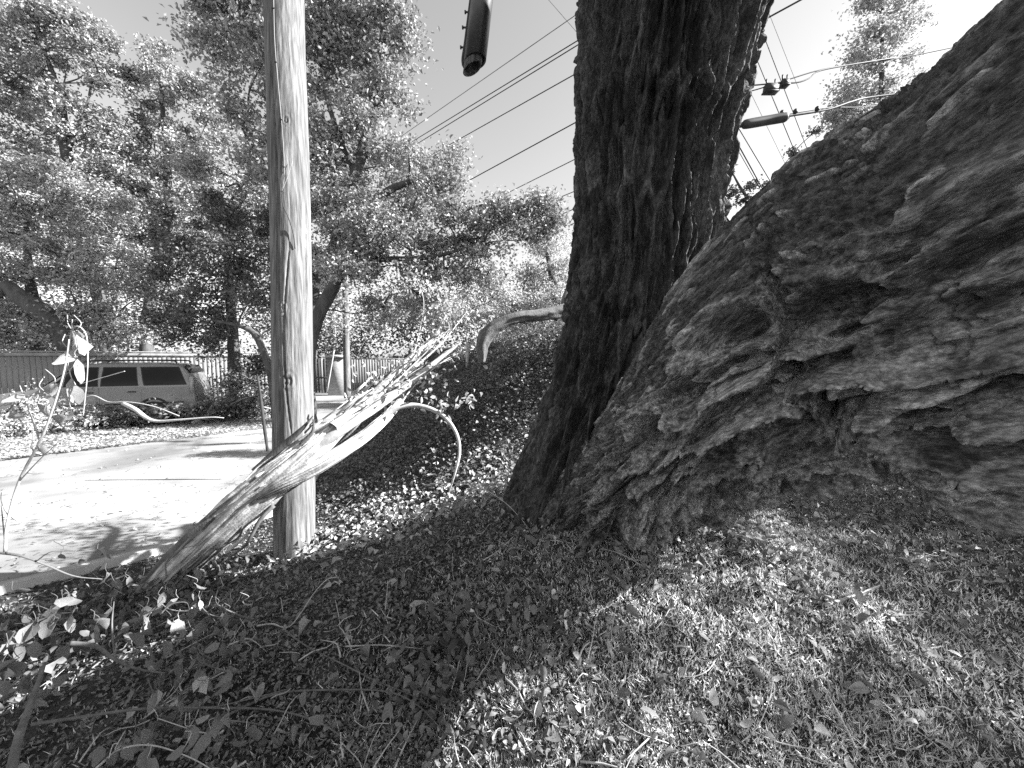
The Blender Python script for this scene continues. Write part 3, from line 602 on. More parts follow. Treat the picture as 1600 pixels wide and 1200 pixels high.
fp = thing('utility_pole', 'thin distant utility pole standing beside the gate pillar', 'utility pole', tuple(at(543, 618, 17.5)))
b = MB(); tube(b, [at(543, 622, 17.5), at(541, 540, 17.5), at(540, 480, 17.5), at(539, 425, 17.5)], [.15, .145, .14, .13], 14, 20); b.build('pole_shaft', M['pole'], fp)
sp = MB(); tube(sp, [at(418, 705, 6.2), at(411, 650, 6.2), at(403, 590, 6.2)], [.022, .026, .016], 8, 12, .2)
tag(sp.build('metal_stake', M['cable']), 'thin dark stake standing just left of the wooden pole', 'stake')

# ------------------------------------------------------------------ hanging tube at the top
tb = thing('hanging_tube', 'dark metal tube with a slanted open end hanging into the top of the picture', 'metal tube', tuple(at(743, 100, 2.6)))
d = 2.6; A = at(760, -60, d); Bp = at(742, 96, d); ax = (Bp - A) / np.linalg.norm(Bp - A)
def pipe(mb, p0, p1, ro, ri, slant=0, n=40):
    axx = (p1 - p0) / np.linalg.norm(p1 - p0); u = np.cross(axx, [0, 1, 0]); u /= np.linalg.norm(u); v = np.cross(axx, u); th = np.linspace(0, 2 * np.pi, n, endpoint=False)
    ring = lambda c, r, sl: c + r * (np.cos(th)[:, None] * u + np.sin(th)[:, None] * v) + (sl * np.cos(th) * r)[:, None] * axx
    V = np.vstack([ring(p0, ro, 0), ring(p1, ro, slant), ring(p1, ri, slant), ring(p0, ri, 0)]); j = np.arange(n); k = (j + 1) % n
    q = np.vstack([np.stack([a * n + j, a * n + k, (a + 1) * n + k, (a + 1) * n + j], 1) for a in range(3)]); mb.add(V, q)
b = MB(); pipe(b, A, Bp, .074, .066, -.35); b.build('tube_shell', M['metal'], tb)
b = MB(); pipe(b, A + ax * .1, at(738, 107, d), .058, .05, -.7); b.build('inner_sleeve', M['pole'], tb)['label'] = 'paler sleeve showing inside the tube end'
b = MB(); side = np.array([-1, 0, 0.]); tube(b, [A + side * .072, at(729, 60, d) + [0, -.01, 0], at(724, 96, d), at(730, 108, d), at(743, 113, d)], [.012, .013, .014, .013, .008], 8, 40); b.build('strap', M['cable'], tb)
for (bx, by) in ((730, 19), (726, 43), (723, 74)):
    b = MB(); q = at(bx, by, d); tube(b, [q + [.03, 0, 0], q + [-.008, 0, 0]], .006, 8, 4); tube(b, [q + [-.008, 0, 0], q + [-.018, 0, 0]], .011, 6, 4); b.build('bolt', M['metal'], tb)

# ------------------------------------------------------------------ overhead wires
def wire(p, q, r, label, m='cable', sag=.0, pts=None):
    b = MB(); A = at(*p); B = at(*q); P = [A * (1 - t) + B * t - [0, 0, sag * 4 * t * (1 - t)] for t in np.linspace(0, 1, 9)]
    if pts is not None: P = [at(*z) for z in pts]
    tube(b, P, r, 6, 30)
    return tag(b.build('overhead_wire', M[m]), label, 'wire', 'overhead wires')
L_ = lambda x0, y0, x1, y1, x: y0 + (y1 - y0) / (x1 - x0) * (x - x0)
for (x0, y0, x1, y1, r, m, lab) in (
    (660, 190, 893, 28, .011, 'wire', 'thin highest wire running down left from the upright trunk to the tall tree'),
    (669, 206, 900, 65, .014, 'cable', 'upper wire of the close pair left of the upright trunk'),
    (669, 214, 900, 72, .014, 'cable', 'lower wire of the close pair left of the upright trunk'),
    (690, 233, 900, 115, .014, 'cable', 'single wire just below the close pair left of the upright trunk'),
    (731, 283, 900, 191, .019, 'cable', 'thickest black wire crossing behind the upright trunk'),
    (802, 297, 900, 248, .013, 'cable', 'wire just above the tips of the spreading tree, under the thickest wire'),
    (851, 318, 900, 298, .013, 'cable', 'second lowest wire between the spreading tree and the upright trunk'),
    (844, 350, 900, 325, .014, 'cable', 'lowest wire between the spreading tree and the upright trunk')):
    xr = 1290 if r > .018 else 1040
    wire((x0 - 80, L_(x0, y0, x1, y1, x0 - 80), 19), (xr, L_(x0, y0, x1, y1, xr), 8.5), r, lab, m)
wire((840, -20, 14), (960, 118, 14), .01, 'faint wire crossing the others at the top beside the upright trunk', 'wire')
for (x0, y0, x1, y1, r, lab) in (
    (1195, 60, 1259, 227, .012, 'long steep wire passing over both cable boxes in the fork gap'),
    (1178, 82, 1241, 235, .012, 'steep wire descending across the square cable box'),
    (1217, 60, 1239, 116, .006, 'faintest steep wire at the top of the fork gap'),
    (1174, 147, 1219, 240, .006, 'faint steep wire behind the long cable case'),
    (1144, 209, 1187, 287, .017, 'thick steep wire dropping from the left end of the long case'),
    (1141, 213, 1184, 289, .010, 'thin wire close beside the thick steep one under the long case'),
    (1157, 205, 1200, 277, .014, 'steep wire dropping from under the long case towards the leaning trunk')):
    dx = (x1 - x0); dy = (y1 - y0); e0 = .7 if y0 < 100 else .12
    wire((x0 - dx * e0, y0 - dy * e0, 11), (x1 + dx * .4, y1 + dy * .4, 12), r, lab, 'cable')
wire(0, 0, .014, 'upper sagging cable carrying the square boxes', pts=None) if False else None
def poly(pts, r, label, m='cable'):
    b = MB(); tube(b, [at(*z) for z in pts], r, 6, 50); return tag(b.build('overhead_wire', M[m]), label, 'wire', 'overhead wires')
poly([(1110, 148, 9.3), (1165, 144, 9.4), (1220, 128, 9.5), (1275, 111, 9.7), (1320, 102, 10), (1400, 92, 10.6), (1500, 72, 11)], .013, 'support strand above the square cable box')
poly([(1110, 136, 9.2), (1165, 134, 9.3), (1215, 130, 9.4), (1245, 129, 9.5), (1265, 122, 9.6), (1280, 111, 9.7), (1330, 101, 10), (1400, 90, 10.6)], .016, 'cable looping up out of the small square box')
poly([(1110, 200, 9), (1152, 196, 9), (1230, 182, 9.2), (1290, 172, 9.4), (1330, 159, 9.7), (1360, 152, 10), (1460, 140, 10.5)], .022, 'heavy cable running right from the long case')
poly([(1229, 179, 9.2), (1260, 174, 9.3), (1300, 168, 9.5), (1360, 166, 10), (1440, 150, 10.5)], .010, 'thin strand tied above the heavy cable')
cs = thing('splice_case', 'long tapered dark cable case hung on wires right of the upright trunk', 'cable case', tuple(at(1190, 190, 9)))
b = MB(); tube(b, [at(1148, 197, 9), at(1152, 196.5, 9), at(1160, 195, 9), at(1166, 194, 9), at(1200, 188, 9.1), at(1226, 183.5, 9.15), at(1229, 183, 9.15)], [.02, .05, .06, .1, .105, .105, .07], 16, 60); b.build('case_body', M['case'], cs)
b = MB(); tube(b, [at(1145, 201, 8.95), at(1147, 193, 8.95)], .03, 8, 4); b.build('clamp', M['cable'], cs)
for q in ((1222, 176), (1243, 174), (1277, 170)):
    b = MB(); box(b, at(q[0], q[1], 9.15), (.07, .07, .09)); b.build('hanger', M['cable'], cs, smooth=False)
for (x, y, wd, ht, lab) in ((1204, 138, .30, .17, 'larger boxy cable terminal above the long case'), (1226, 129.5, .16, .12, 'smaller boxy cable terminal touching the larger one on its right')):
    t_ = thing('terminal_box', lab, 'cable box', tuple(at(x, y, 9.4)))
    b = MB(); box(b, at(x, y, 9.4), (wd, .16, ht), 0, taper=.88); b.build('housing', M['case'], t_, smooth=False)
    b = MB(); box(b, at(x, y, 9.4) - [0, 0, ht / 2 + .01], (wd * 1.12, .18, .03)); b.build('lid', M['case'], t_, smooth=False)
    for sx in (-.35, .35):
        b = MB(); c = at(x, y, 9.4) + [sx * wd, 0, ht / 2 + .06]; box(b, c, (.025, .03, .14)); b.build('hanger', M['cable'], t_, smooth=False)

# ------------------------------------------------------------------ parked SUV
CARZ = .05
rear = at(309, 600, 11.2); car_rz = R(24)
car = thing('parked_car', 'grey estate style suv parked beyond the brush, seen from its left side', 'car', (0, 0, 0), rz=car_rz)
CL = 4.5; u_ = np.array([math.cos(car_rz), math.sin(car_rz)]); cpos = np.array([rear[0], rear[1]]) - u_ * CL / 2 + np.array([-u_[1], u_[0]]) * .95
car.location = (cpos[0], cpos[1], CARZ); car.scale = (.86, .95, .98)
def cw(x, z):   # half width
    f = .96 - .10 * ss(1.9, 2.5, np.abs(x)) ** 1 ; return f * (1 - .03 * ss(.75, .35, z)) - .20 * ss(1.12, 1.9, z)
def topz(x): return np.interp(x, [-2.48, -2.4, -2.1, -1.35, -1.2, -.45, 0, 1.6, 2.1, 2.3, 2.44, 2.48], [.75, .92, 1.02, 1.12, 1.15, 1.74, 1.80, 1.80, 1.76, 1.5, 1.05, .8])
xs = np.concatenate([np.linspace(-2.48, -2.1, 6), np.linspace(-2.0, -1.2, 8), np.linspace(-1.1, -.4, 10), np.linspace(-.3, 2.0, 18), np.linspace(2.08, 2.48, 9)])
b = MB(); rings = []
for x in xs:
    tz = float(topz(x)); zs = np.concatenate([np.linspace(.38, min(tz, 1.12) - .02, 7), np.linspace(min(tz, 1.12) + .0, tz - .05, 6) if tz > 1.2 else np.full(6, min(tz, 1.12) - .01)])
    side_ = [(float(cw(x, z)), z) for z in zs]; wtop = float(cw(x, tz))
    pts = side_ + [(wtop - .03, tz - .02), (wtop - .12, tz), (wtop * .5, tz + .02), (0, tz + .025)]
    rings.append([(x, -y, z) for (y, z) in pts] + [(x, y, z) for (y, z) in pts[::-1][1:]])
Rg = np.array(rings); nr, npnt = Rg.shape[:2]; ii, jj = np.meshgrid(np.arange(nr - 1), np.arange(npnt - 1), indexing='ij'); q = ii * npnt + jj
b.add(Rg, np.stack([q, q + npnt, q + npnt + 1, q + 1], -1).reshape(-1, 4))
for e in (0, nr - 1):
    rgp = Rg[e]; m_ = rgp.mean(0); b.add(np.vstack([rgp, m_]), None, [[j, j + 1, npnt] if e else [j + 1, j, npnt] for j in range(npnt - 1)] + [[npnt - 1, 0, npnt]])
b.build('body', M['paint'], car)
def side_patch(poly_x0, poly_x1, z0, z1, off, m, name, parent=car, n=10, slope0=0, slope1=0):
    zz = np.linspace(z0, z1, n); V = []
    for k, z in enumerate(zz):
        t = k / (n - 1); a = poly_x0 + slope0 * t; c = poly_x1 + slope1 * t
        for x in np.linspace(a, c, 8): V.append((x, -(float(cw(x, z)) + off), z))
    V = np.array(V); V2 = V.copy(); V2[:, 1] += off + .01
    ii, jj = np.meshgrid(np.arange(n - 1), np.arange(7), indexing='ij'); q = ii * 8 + jj; Q = np.stack([q, q + 1, q + 9, q + 8], -1).reshape(-1, 4)
    mb = MB(); mb.add(V, Q)
    rim = [k for k in range(8)] + [k * 8 + 7 for k in range(1, n)] + [(n - 1) * 8 + k for k in range(6, -1, -1)] + [k * 8 for k in range(n - 2, 0, -1)]
    L2 = len(rim); mb.add(np.vstack([V[rim], V2[rim]]), [[k, (k + 1) % L2, L2 + (k + 1) % L2, L2 + k] for k in range(L2)])
    return mb.build(name, m, parent)
for (x0, x1, s0_, s1_) in ((-.98, .10, .0, .0), (.115, 1.12, 0, 0)):
    dr = side_patch(x0, x1, .48, 1.13, .012, M['paint'], 'door', n=8)
    hb = MB(); box(hb, ((x1 - .22), -.985, 1.0), (.2, .035, .03)); h_ = hb.build('handle', M['trim'], car, smooth=False); h_.parent = dr
for (x0, x1, s0_, s1_) in ((-.95, .06, .48, -.02), (.17, 1.03, .03, -.08), (1.22, 2.26, -.12, -.22)):
    side_patch(x0 - .03, x1 + .03, 1.165, 1.70, .004, M['trim'], 'window_frame', slope0=s0_, slope1=s1_)
    side_patch(x0, x1, 1.19, 1.675, .010, M['glass'], 'window', slope0=s0_, slope1=s1_)
# windscreen and rear glass
for (xa, za, xb, zb, nm) in ((-1.17, 1.19, -.5, 1.72, 'windscreen'), (2.315, 1.5, 2.16, 1.72, 'rear_window')):
    V = []; 
    for (x, z) in ((xa, za), (xb, zb)):
        wv = float(cw(x, z)) - .12; V += [(x - (.02 if nm[0] == 'w' else -.02), -wv, z + .02), (x - (.02 if nm[0] == 'w' else -.02), wv, z + .02)]
    MB().add(V, [[0, 1, 3, 2]]).build(nm, M['glass'], car, smooth=False)
for y in (-.62, .62):
    b = MB(); tube(b, [(-.35, y, 1.80), (-.25, y, 1.87), (.8, y, 1.885), (1.85, y, 1.87), (1.95, y, 1.79)], .022, 8, 40); b.build('roof_rail', M['trim'], car)
b = MB(); box(b, (-.86, -1.06, 1.2), (.14, .2, .15)); b.build('wing_mirror', M['paint'], car, smooth=False)
for (x, z, sx, sz, nm) in ((2.40, 1.15, .10, .5, 'tail_light'), (-2.36, .86, .2, .16, 'headlight')):
    for sgn in (-1, 1):
        b = MB(); box(b, (x, sgn * (float(cw(x, z)) - .0), z), (sx, .05, sz)); b.build(nm, M['lamp'], car, smooth=False)
for (x, nm) in ((2.5, 'rear_bumper'), (-2.5, 'front_bumper')):
    b = MB(); tube(b, [(x * .93, -.9, .52), (x, -.6, .52), (x * 1.01, 0, .52), (x, .6, .52), (x * .93, .9, .52)], .12, 10, 30); b.build(nm, M['paint'], car)
b = MB(); tube(b, [(-1.35, -.965, .66), (2.2, -.965, .66)], .018, 6, 8); b.build('side_moulding', M['trim'], car)
for wx in (-1.55, 1.42):
    for sy in (-1, 1):
        wh = bpy.data.objects.new('wheel', None); COL.objects.link(wh); wh.parent = car; wh.location = (wx, sy * .84, .36)
        def lathe(prof, n=32):
            prof = np.array(prof); th = np.linspace(0, 2 * np.pi, n, endpoint=False); V = np.stack([prof[:, None, 0] * np.cos(th), np.broadcast_to(prof[:, None, 1] * sy, (len(prof), n)), prof[:, None, 0] * np.sin(th)], -1)
            i_ = np.arange(len(prof) - 1)[:, None] * n; j_ = np.arange(n)[None]; k2 = (j_ + 1) % n; return MB().add(V, np.stack([i_ + j_, i_ + k2, i_ + n + k2, i_ + n + j_], -1).reshape(-1, 4))
        for nm, pr, m_ in (('tyre', [(.22, -.12), (.34, -.12), (.36, -.09), (.36, .1), (.34, .125), (.24, .13)], 'tyre'), ('rim', [(.245, .12), (.23, .09), (.20, .05), (.09, .06), (.07, .1), (.001, .1)], 'rim')):
            o = lathe(pr).mesh(nm, M[m_]); o = bpy.data.objects.new(nm, o); COL.objects.link(o); o.parent = wh
        b = MB(); th = np.linspace(-.15, math.pi + .15, 30); P = np.array([(wx + .43 * math.cos(t), sy * .965, .36 + .43 * math.sin(t)) for t in th]); tube(b, P, .03, 6, 40); b.build('wheel_arch', M['trim'], car)
for o in [c for c in car.children]: o.matrix_parent_inverse = Matrix.Identity(4)

# ------------------------------------------------------------------ leafy brush heaped between the road and the car
def brush(label, c0, c1, h, seed, leafm, nleaf, ls, bent=()):
    """storm-broken leafy branch lying from c0 to c1 (px,py at ground)"""
    rg = np.random.default_rng(300 + seed)
    def gp(px, py, z=.06):
        v = at(px, py, 1.) - CAM; return CAM + v * ((z - CAM[2]) / v[2])
    A = gp(*c0); B = gp(*c1); t = thing('fallen_branch', label, 'branch', tuple((A + B) / 2), 'storm broken branches beyond the road')
    bb = MB(); lf = MB(); ln = np.linalg.norm(B - A)
    main = catmull([A, A * .7 + B * .3 + [0, 0, h * .4], A * .35 + B * .65 + [0, .2, h * .5], B + [0, 0, h * .3]], 30); tube(bb, main, np.linspace(.06, .02, 30), 7, 40, .2)
    n = int(nleaf); nb_ = int(8 + ln * 9)
    for k in range(nb_):
        p = main[rg.integers(2, 30)]; e = p + np.array([rg.normal(0, .5), rg.normal(0, .45), 0]); e[2] = .08 + abs(rg.normal(0, h * .5)); m_ = (p + e) / 2 + [0, 0, rg.uniform(0, .2)]
        tube(bb, [p, m_, e], [.018, .012, .005], 5, 9)
        c = (m_[None] * rg.uniform(0, 1, (n // nb_, 1)) + e[None] * 1.0); 
        u = rg.uniform(.25, 1.15, (n // nb_, 1)); c = p * (1 - u) ** 2 + 2 * u * (1 - u) * m_ + u * u * e + rg.normal(size=(n // nb_, 3)) * [.17, .15, .11]; c[:, 2] = np.maximum(c[:, 2], .07)
        leaf_quads(lf, c, ls, rg, .3, .6)
    for pts, r in bent: tube(bb, [at(*p) for p in pts], r, 9, 40, .12)
    bb.build('branch_wood', M['twig_pale'], t); lf.build('foliage', M[leafm], t, smooth=False)
    return t
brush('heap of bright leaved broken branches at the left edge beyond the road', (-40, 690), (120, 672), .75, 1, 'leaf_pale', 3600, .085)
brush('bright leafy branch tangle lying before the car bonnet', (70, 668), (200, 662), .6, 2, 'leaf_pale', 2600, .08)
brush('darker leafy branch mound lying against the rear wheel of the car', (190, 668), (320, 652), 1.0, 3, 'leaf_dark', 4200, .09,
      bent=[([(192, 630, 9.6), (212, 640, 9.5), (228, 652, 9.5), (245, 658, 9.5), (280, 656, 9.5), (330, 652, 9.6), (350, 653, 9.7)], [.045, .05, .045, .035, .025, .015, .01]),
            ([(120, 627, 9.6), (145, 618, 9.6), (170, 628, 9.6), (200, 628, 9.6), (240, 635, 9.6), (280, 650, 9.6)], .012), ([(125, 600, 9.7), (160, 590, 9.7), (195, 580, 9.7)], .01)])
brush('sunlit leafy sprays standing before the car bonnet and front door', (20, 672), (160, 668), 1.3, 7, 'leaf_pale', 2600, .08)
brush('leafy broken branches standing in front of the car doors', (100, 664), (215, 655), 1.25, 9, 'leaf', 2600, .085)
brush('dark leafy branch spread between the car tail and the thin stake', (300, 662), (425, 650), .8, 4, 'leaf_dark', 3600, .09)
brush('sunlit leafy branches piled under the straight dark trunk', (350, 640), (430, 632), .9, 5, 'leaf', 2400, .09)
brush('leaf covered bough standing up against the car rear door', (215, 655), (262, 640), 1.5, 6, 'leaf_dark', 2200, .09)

# ------------------------------------------------------------------ the torn limb leaning across the wooden pole
def atL(px, py, d): return at(px, py, d + .22)
fl = thing('fallen_limb', 'large torn bleached limb leaning across the foot of the wooden pole', 'limb', tuple(atL(250, 925, 2.85)))
def ragged(mb, P, r, sides, seg, seed, amp=.35):
    """split wood: fluted, splintered section"""
    P = np.asarray(P); r = np.asarray(r, float); C4 = catmull(np.hstack([P, r[:, None]]), seg); C = C4[:, :3]; rr = C4[:, 3]; T, Nn, B = frames(C); th = np.linspace(0, 2 * np.pi, sides, endpoint=False)[None]
    s = np.concatenate([[0], np.cumsum(np.linalg.norm(np.diff(C, axis=0), axis=1))])[:, None]
    f = 1 + .035 * fbm(th * 26, s * 3, seed + 9, 2) + .08 * ss(.1, .4, fbm(th * 6, s * 1.2, seed + 11, 2)) + amp * .5 * fbm(th * 2.2 + .4 * np.sin(s * 3), s * 1.6, seed, 3) + amp * .42 * (ridged(th * 4.5, s * 1.1, seed + 3, 2) - .5) + .06 * fbm(th * 14, s * 9, seed + 5, 2)
    rad = np.maximum(rr, .002)[:, None] * f
    V = C[:, None] + rad[..., None] * (np.cos(th)[..., None] * Nn[:, None] + .8 * np.sin(th)[..., None] * B[:, None])
    ii = np.arange(seg - 1)[:, None] * sides; jj = np.arange(sides)[None]; kk = (jj + 1) % sides
    mb.add(V, np.stack([ii + jj, ii + kk, ii + sides + kk, ii + sides + jj], -1).reshape(-1, 4), None, np.clip(.5 + 1.3 * fbm(th * 9, s * 1.7, seed + 8, 3), 0, 1).ravel())
b = MB(); ragged(b, [atL(212, 948, 2.72), atL(255, 908, 2.74), atL(300, 866, 2.78), atL(350, 820, 2.83), atL(400, 775, 2.88), atL(450, 732, 2.95), atL(495, 694, 3.05), atL(535, 662, 3.2), atL(572, 640, 3.4)], [.055, .09, .12, .135, .145, .135, .11, .07, .015], 150, 420, 400)
b.build('main_stem', M['split_wood'], fl)
b = MB(); ragged(b, [atL(395, 782, 2.82), atL(440, 757, 2.85), atL(500, 727, 2.95), atL(560, 688, 3.15), atL(600, 655, 3.35), atL(625, 628, 3.6)], [.03, .07, .075, .07, .06, .045], 90, 260, 410, .25)
b.build('lower_fork', M['split_wood'], fl)
b = MB(); ragged(b, [atL(520, 668, 3.05), atL(560, 640, 3.3), atL(600, 602, 3.6), atL(640, 562, 4.0), atL(665, 540, 4.2), atL(683, 520, 4.3), atL(697, 492, 4.4)], [.05, .055, .05, .045, .035, .028, .01], 24, 120, 420, .3)
b.build('upper_fork', M['split_wood'], fl)
b = MB(); tube(b, [atL(480, 706, 2.98), atL(540, 668, 3.1), atL(600, 628, 3.4), atL(650, 590, 3.7), atL(690, 558, 3.9), atL(720, 536, 4.0)], [.045, .042, .038, .032, .024, .010], 14, 80, .35, 3); b.build('side_branch', M['twig_pale'], fl)
b = MB(); tube(b, [atL(600, 650, 3.35), atL(625, 636, 3.4), atL(655, 634, 3.45), atL(690, 648, 3.45), atL(712, 675, 3.4), atL(718, 705, 3.35), atL(712, 735, 3.3), atL(700, 775, 3.3)], [.032, .026, .022, .020, .017, .014, .011, .006], 12, 80, .2, 4); b.build('arched_branch', M['twig_pale'], fl)
b = MB(); ragged(b, [atL(395, 735, 2.9), atL(430, 707, 2.95), atL(470, 672, 2.98), atL(489, 650, 3.0)], [.015, .028, .02, .004], 14, 50, 430, .4); tube(b, [atL(470, 695, 2.95), atL(488, 675, 2.98), atL(490, 655, 2.98)], [.02, .014, .004], 8, 16); b.build('dark_splinter', M['bark_far'], fl)
b = MB(); ragged(b, [atL(215, 925, 2.72), atL(270, 868, 2.74), atL(330, 812, 2.78), atL(385, 762, 2.82)], [.03, .05, .05, .01], 24, 90, 440, .5); b.build('peeling_bark', M['bark_limb'], fl)
b = MB(); rgb = np.random.default_rng(88)
for k in range(9):
    x0 = rgb.uniform(530, 660); y0 = 660 - (x0 - 540) * .8; x1 = min(770, x0 + rgb.uniform(50, 190)); y1 = y0 - (x1 - x0) * rgb.uniform(.5, 1.1); dd0 = 3.2 + (x0 - 540) / 120 * .55; dd1 = dd0 + rgb.uniform(.2, .9)
    tube(b, [atL(x0, y0, dd0), atL((x0 + x1) / 2 + rgb.normal(0, 6), (y0 + y1) / 2 + rgb.normal(0, 8), (dd0 + dd1) / 2), atL(x1, y1, dd1)], [rgb.uniform(.008, .018), .008, .003], 8, 24, .25, k)
b.build('bare_branches', M['twig_pale'], fl)
b = MB(); rgs = np.random.default_rng(31)
for k in range(34):      # slivers torn along the break
    t_ = rgs.uniform(0, 1); cx_ = 380 + 260 * t_; cy_ = 770 - 190 * t_ + rgs.normal(0, 16); d_ = 2.78 + .9 * t_; ln_ = rgs.uniform(18, 60); sl = rgs.normal(.85, .16)
    ragged(b, [atL(cx_, cy_, d_ - .05), atL(cx_ + ln_ * .5, cy_ - ln_ * .5 * sl, d_ - .04 + rgs.normal(0, .03)), atL(cx_ + ln_, cy_ - ln_ * sl + rgs.normal(0, 6), d_ + rgs.normal(.0, .07))], [.010, .012 * rgs.uniform(.4, 1.4), .001], 6, 12, 500 + k, .8)
b.build('splinters', M['split_wood'], fl)
for k, (pts, r) in enumerate(((([(395, 790, 2.85), (380, 815, 2.8), (372, 840, 2.8), (330, 862, 2.75)]), .012), ([(428, 790, 2.86), (405, 815, 2.8), (385, 850, 2.78), (360, 870, 2.75)], .018), ([(620, 640, 3.5), (650, 600, 3.7), (700, 560, 3.9), (740, 545, 4.1)], .009),
                              ([(600, 610, 3.6), (640, 580, 3.8), (700, 520, 4.1), (690, 480, 4.2), (680, 440, 4.3)], .006), ([(640, 575, 3.9), (655, 520, 4.1), (662, 470, 4.2), (648, 430, 4.3)], .006), ([(720, 536, 4), (700, 470, 4.2), (690, 430, 4.3)], .004))):
    b = MB(); tube(b, [atL(*p) for p in pts], [r, r * .8, r * .4], 7, 24, .2); b.build('twig', M['twig_pale' if k > 1 else 'twig_dark'], fl)
b = MB(); rg = np.random.default_rng(9)
for (px, py, d, sp_, n) in ((660, 440, 4.3, .16, 60), (690, 500, 4.2, .2, 80), (720, 540, 4.0, .15, 60), (645, 600, 3.7, .14, 60), (610, 610, 3.6, .12, 40), (700, 640, 3.45, .08, 24), (735, 620, 3.5, .05, 16), (740, 500, 4.3, .2, 60), (560, 640, 3.3, .08, 20), (640, 560, 4.0, .15, 60), (600, 590, 3.6, .16, 60), (670, 600, 3.8, .16, 60), (700, 470, 4.2, .16, 70), (580, 625, 3.4, .12, 40)):
    scatter_leaves(b, atL(px, py, d) + rg.normal(size=(n, 3)) * [sp_, sp_, sp_ * .7], rg.uniform(.04, .075, n), rg, .9)
b.build('dead_foliage', M['leaf_dry_pale'], fl)

def gdep(px, py):
    d = 1.0
    for _ in range(400):
        p = at(px, py, d)
        if p[2] < float(H(p[0], p[1])): return d
        d += .012
    return 9.
# ------------------------------------------------------------------ ground cover
def polar(n, rmin, rmax, a0, a1, rg):
    r = np.exp(rg.uniform(np.log(rmin), np.log(rmax), n)); a = np.radians(rg.uniform(a0, a1, n)); return r * np.sin(a), r * np.cos(a)
rg = np.random.default_rng(21)
# grass
x, y = polar(420000, .7, 9, -72, 75, rg); dE = edge_dist(x, y)
pg = .25 + .75 * ss(-.35, .25, fbm(x * 1.6, y * 1.6, 200, 3) + .75 * ss(-.9, 1.0, x - .0 + (1.6 - y) * .35)) 
pg *= .10 + .90 * ss(-.8, .5, x + (2.2 - y) * .35); keep = (dE > .12) & (rg.random(len(x)) < pg * .9); x, y = x[keep], y[keep]; n = len(x); z = Hm(x, y) - .004
hh = rg.uniform(.008, .032, n) * (.75 + .5 * vn(x * 3, y * 3, 7)); wd = rg.uniform(.0014, .0032, n) * (1 + .25 * np.hypot(x, y)); az = rg.uniform(0, 2 * np.pi, n); ln = rg.normal(0, .55, (n, 2)) * hh[:, None]
c = np.stack([x, y, z], 1); sd = np.stack([np.cos(az) * wd, np.sin(az) * wd, 0 * wd], 1); tip = c + np.stack([ln[:, 0], ln[:, 1], hh], 1)
V = np.stack([c - sd, c + sd, tip], 1).reshape(-1, 3); T = np.arange(n * 3).reshape(-1, 3)
tag(MB().add(V, None, T, np.repeat(rg.uniform(0, 1, n), 3)).build('grass', M['grass'], smooth=False), 'short sparse grass on the bank', kind='stuff')
# crumbs: bits of bark and leaf fragments
x, y = polar(95000, .8, 7, -70, 72, rg); keep = (edge_dist(x, y) > -.1) & (rg.random(len(x)) < 1 - .5 * ss(0, .6, x)); x, y = x[keep], y[keep]
rt = x + (1.9 - y) * -.25 + rg.normal(0, .3, len(x)) > .3; mb = MB(); leaf_quads(mb, np.stack([x[rt], y[rt], Hm(x[rt], y[rt]) + .006], 1), .010 + .003 * np.hypot(x[rt], y[rt]), rg, 1.2, .5, .3)
tag(mb.build('sun_tinted_scraps', M['leaf_sun_tint'], smooth=False), 'tiny scraps in the grass, coloured pale as if sunlit', kind='stuff')  # crumbs on the sunny side, paled in colour to look sunlit
x, y = x[~rt], y[~rt]; mb = MB(); leaf_quads(mb, np.stack([x, y, Hm(x, y) + .006], 1), .011 + .004 * np.hypot(x, y), rg, 1.2, .55, .3)
tag(mb.build('mulch', M['leaf_dry'], smooth=False), 'crumbled leaf and bark bits strewn over the soil', kind='stuff')
# leaf litter
x, y = polar(34000, .85, 9, -70, 72, rg); keep = (edge_dist(x, y) > -.5) & (rg.random(len(x)) < .35 + .65 * ss(-.2, .3, fbm(x * 2, y * 2, 222, 2))) & (rg.random(len(x)) < 1 - .6 * ss(-.2, .6, x + (1.9 - y) * -.25)); x, y = x[keep], y[keep]
right = x + (1.9 - y) * -.25 + rg.normal(0, .35, len(x)) > .35  # sunny side of the litter: its paler colour stands in for sunlight
xs_, ys_ = x[right], y[right]; mb = MB(); scatter_leaves(mb, np.stack([xs_, ys_, Hm(xs_, ys_) + .012], 1), .012 + .048 * rg.random(len(xs_)) ** 3, rg, .6)
tag(mb.build('pale_litter', M['leaf_sun_tint'], smooth=False), 'pale dry leaf scraps and straw in the grass', kind='stuff')
x, y = x[~right], y[~right]; mb = MB(); scatter_leaves(mb, np.stack([x, y, Hm(x, y) + .012], 1), rg.uniform(.010, .044, len(x)), rg, .55)
tag(mb.build('leaf_litter', M['leaf_dry'], smooth=False), 'dry leaf litter scattered over the bank', kind='stuff')
# litter on verge and road edge
def gpt(px, py, z=.06):
    v = at(px, py, 1.) - CAM; return CAM + v * ((z - CAM[2]) / v[2])
mb = MB(); px = rg.uniform(-60, 440, 5200); py = L_(0, 712, 420, 662, px) - np.abs(rg.normal(0, 16, 5200)) + 5
P = np.array([gpt(a, min(max(b_, 645), 740), .065) for a, b_ in zip(px, py)]); leaf_quads(mb, P, .085, rg, 1.0, .6)
px = rg.uniform(0, 640, 420); py = rg.uniform(690, 900, 420); P = np.array([gpt(a, b_, .03) for a, b_ in zip(px, py)]); P = P[edge_dist(P[:, 0], P[:, 1]) < 0]; leaf_quads(mb, P, .045, rg, 1.2, .6)
tag(mb.build('roadside_litter', M['leaf_dry_pale'], smooth=False), 'loose leaves drifted along the far road edge', kind='stuff')
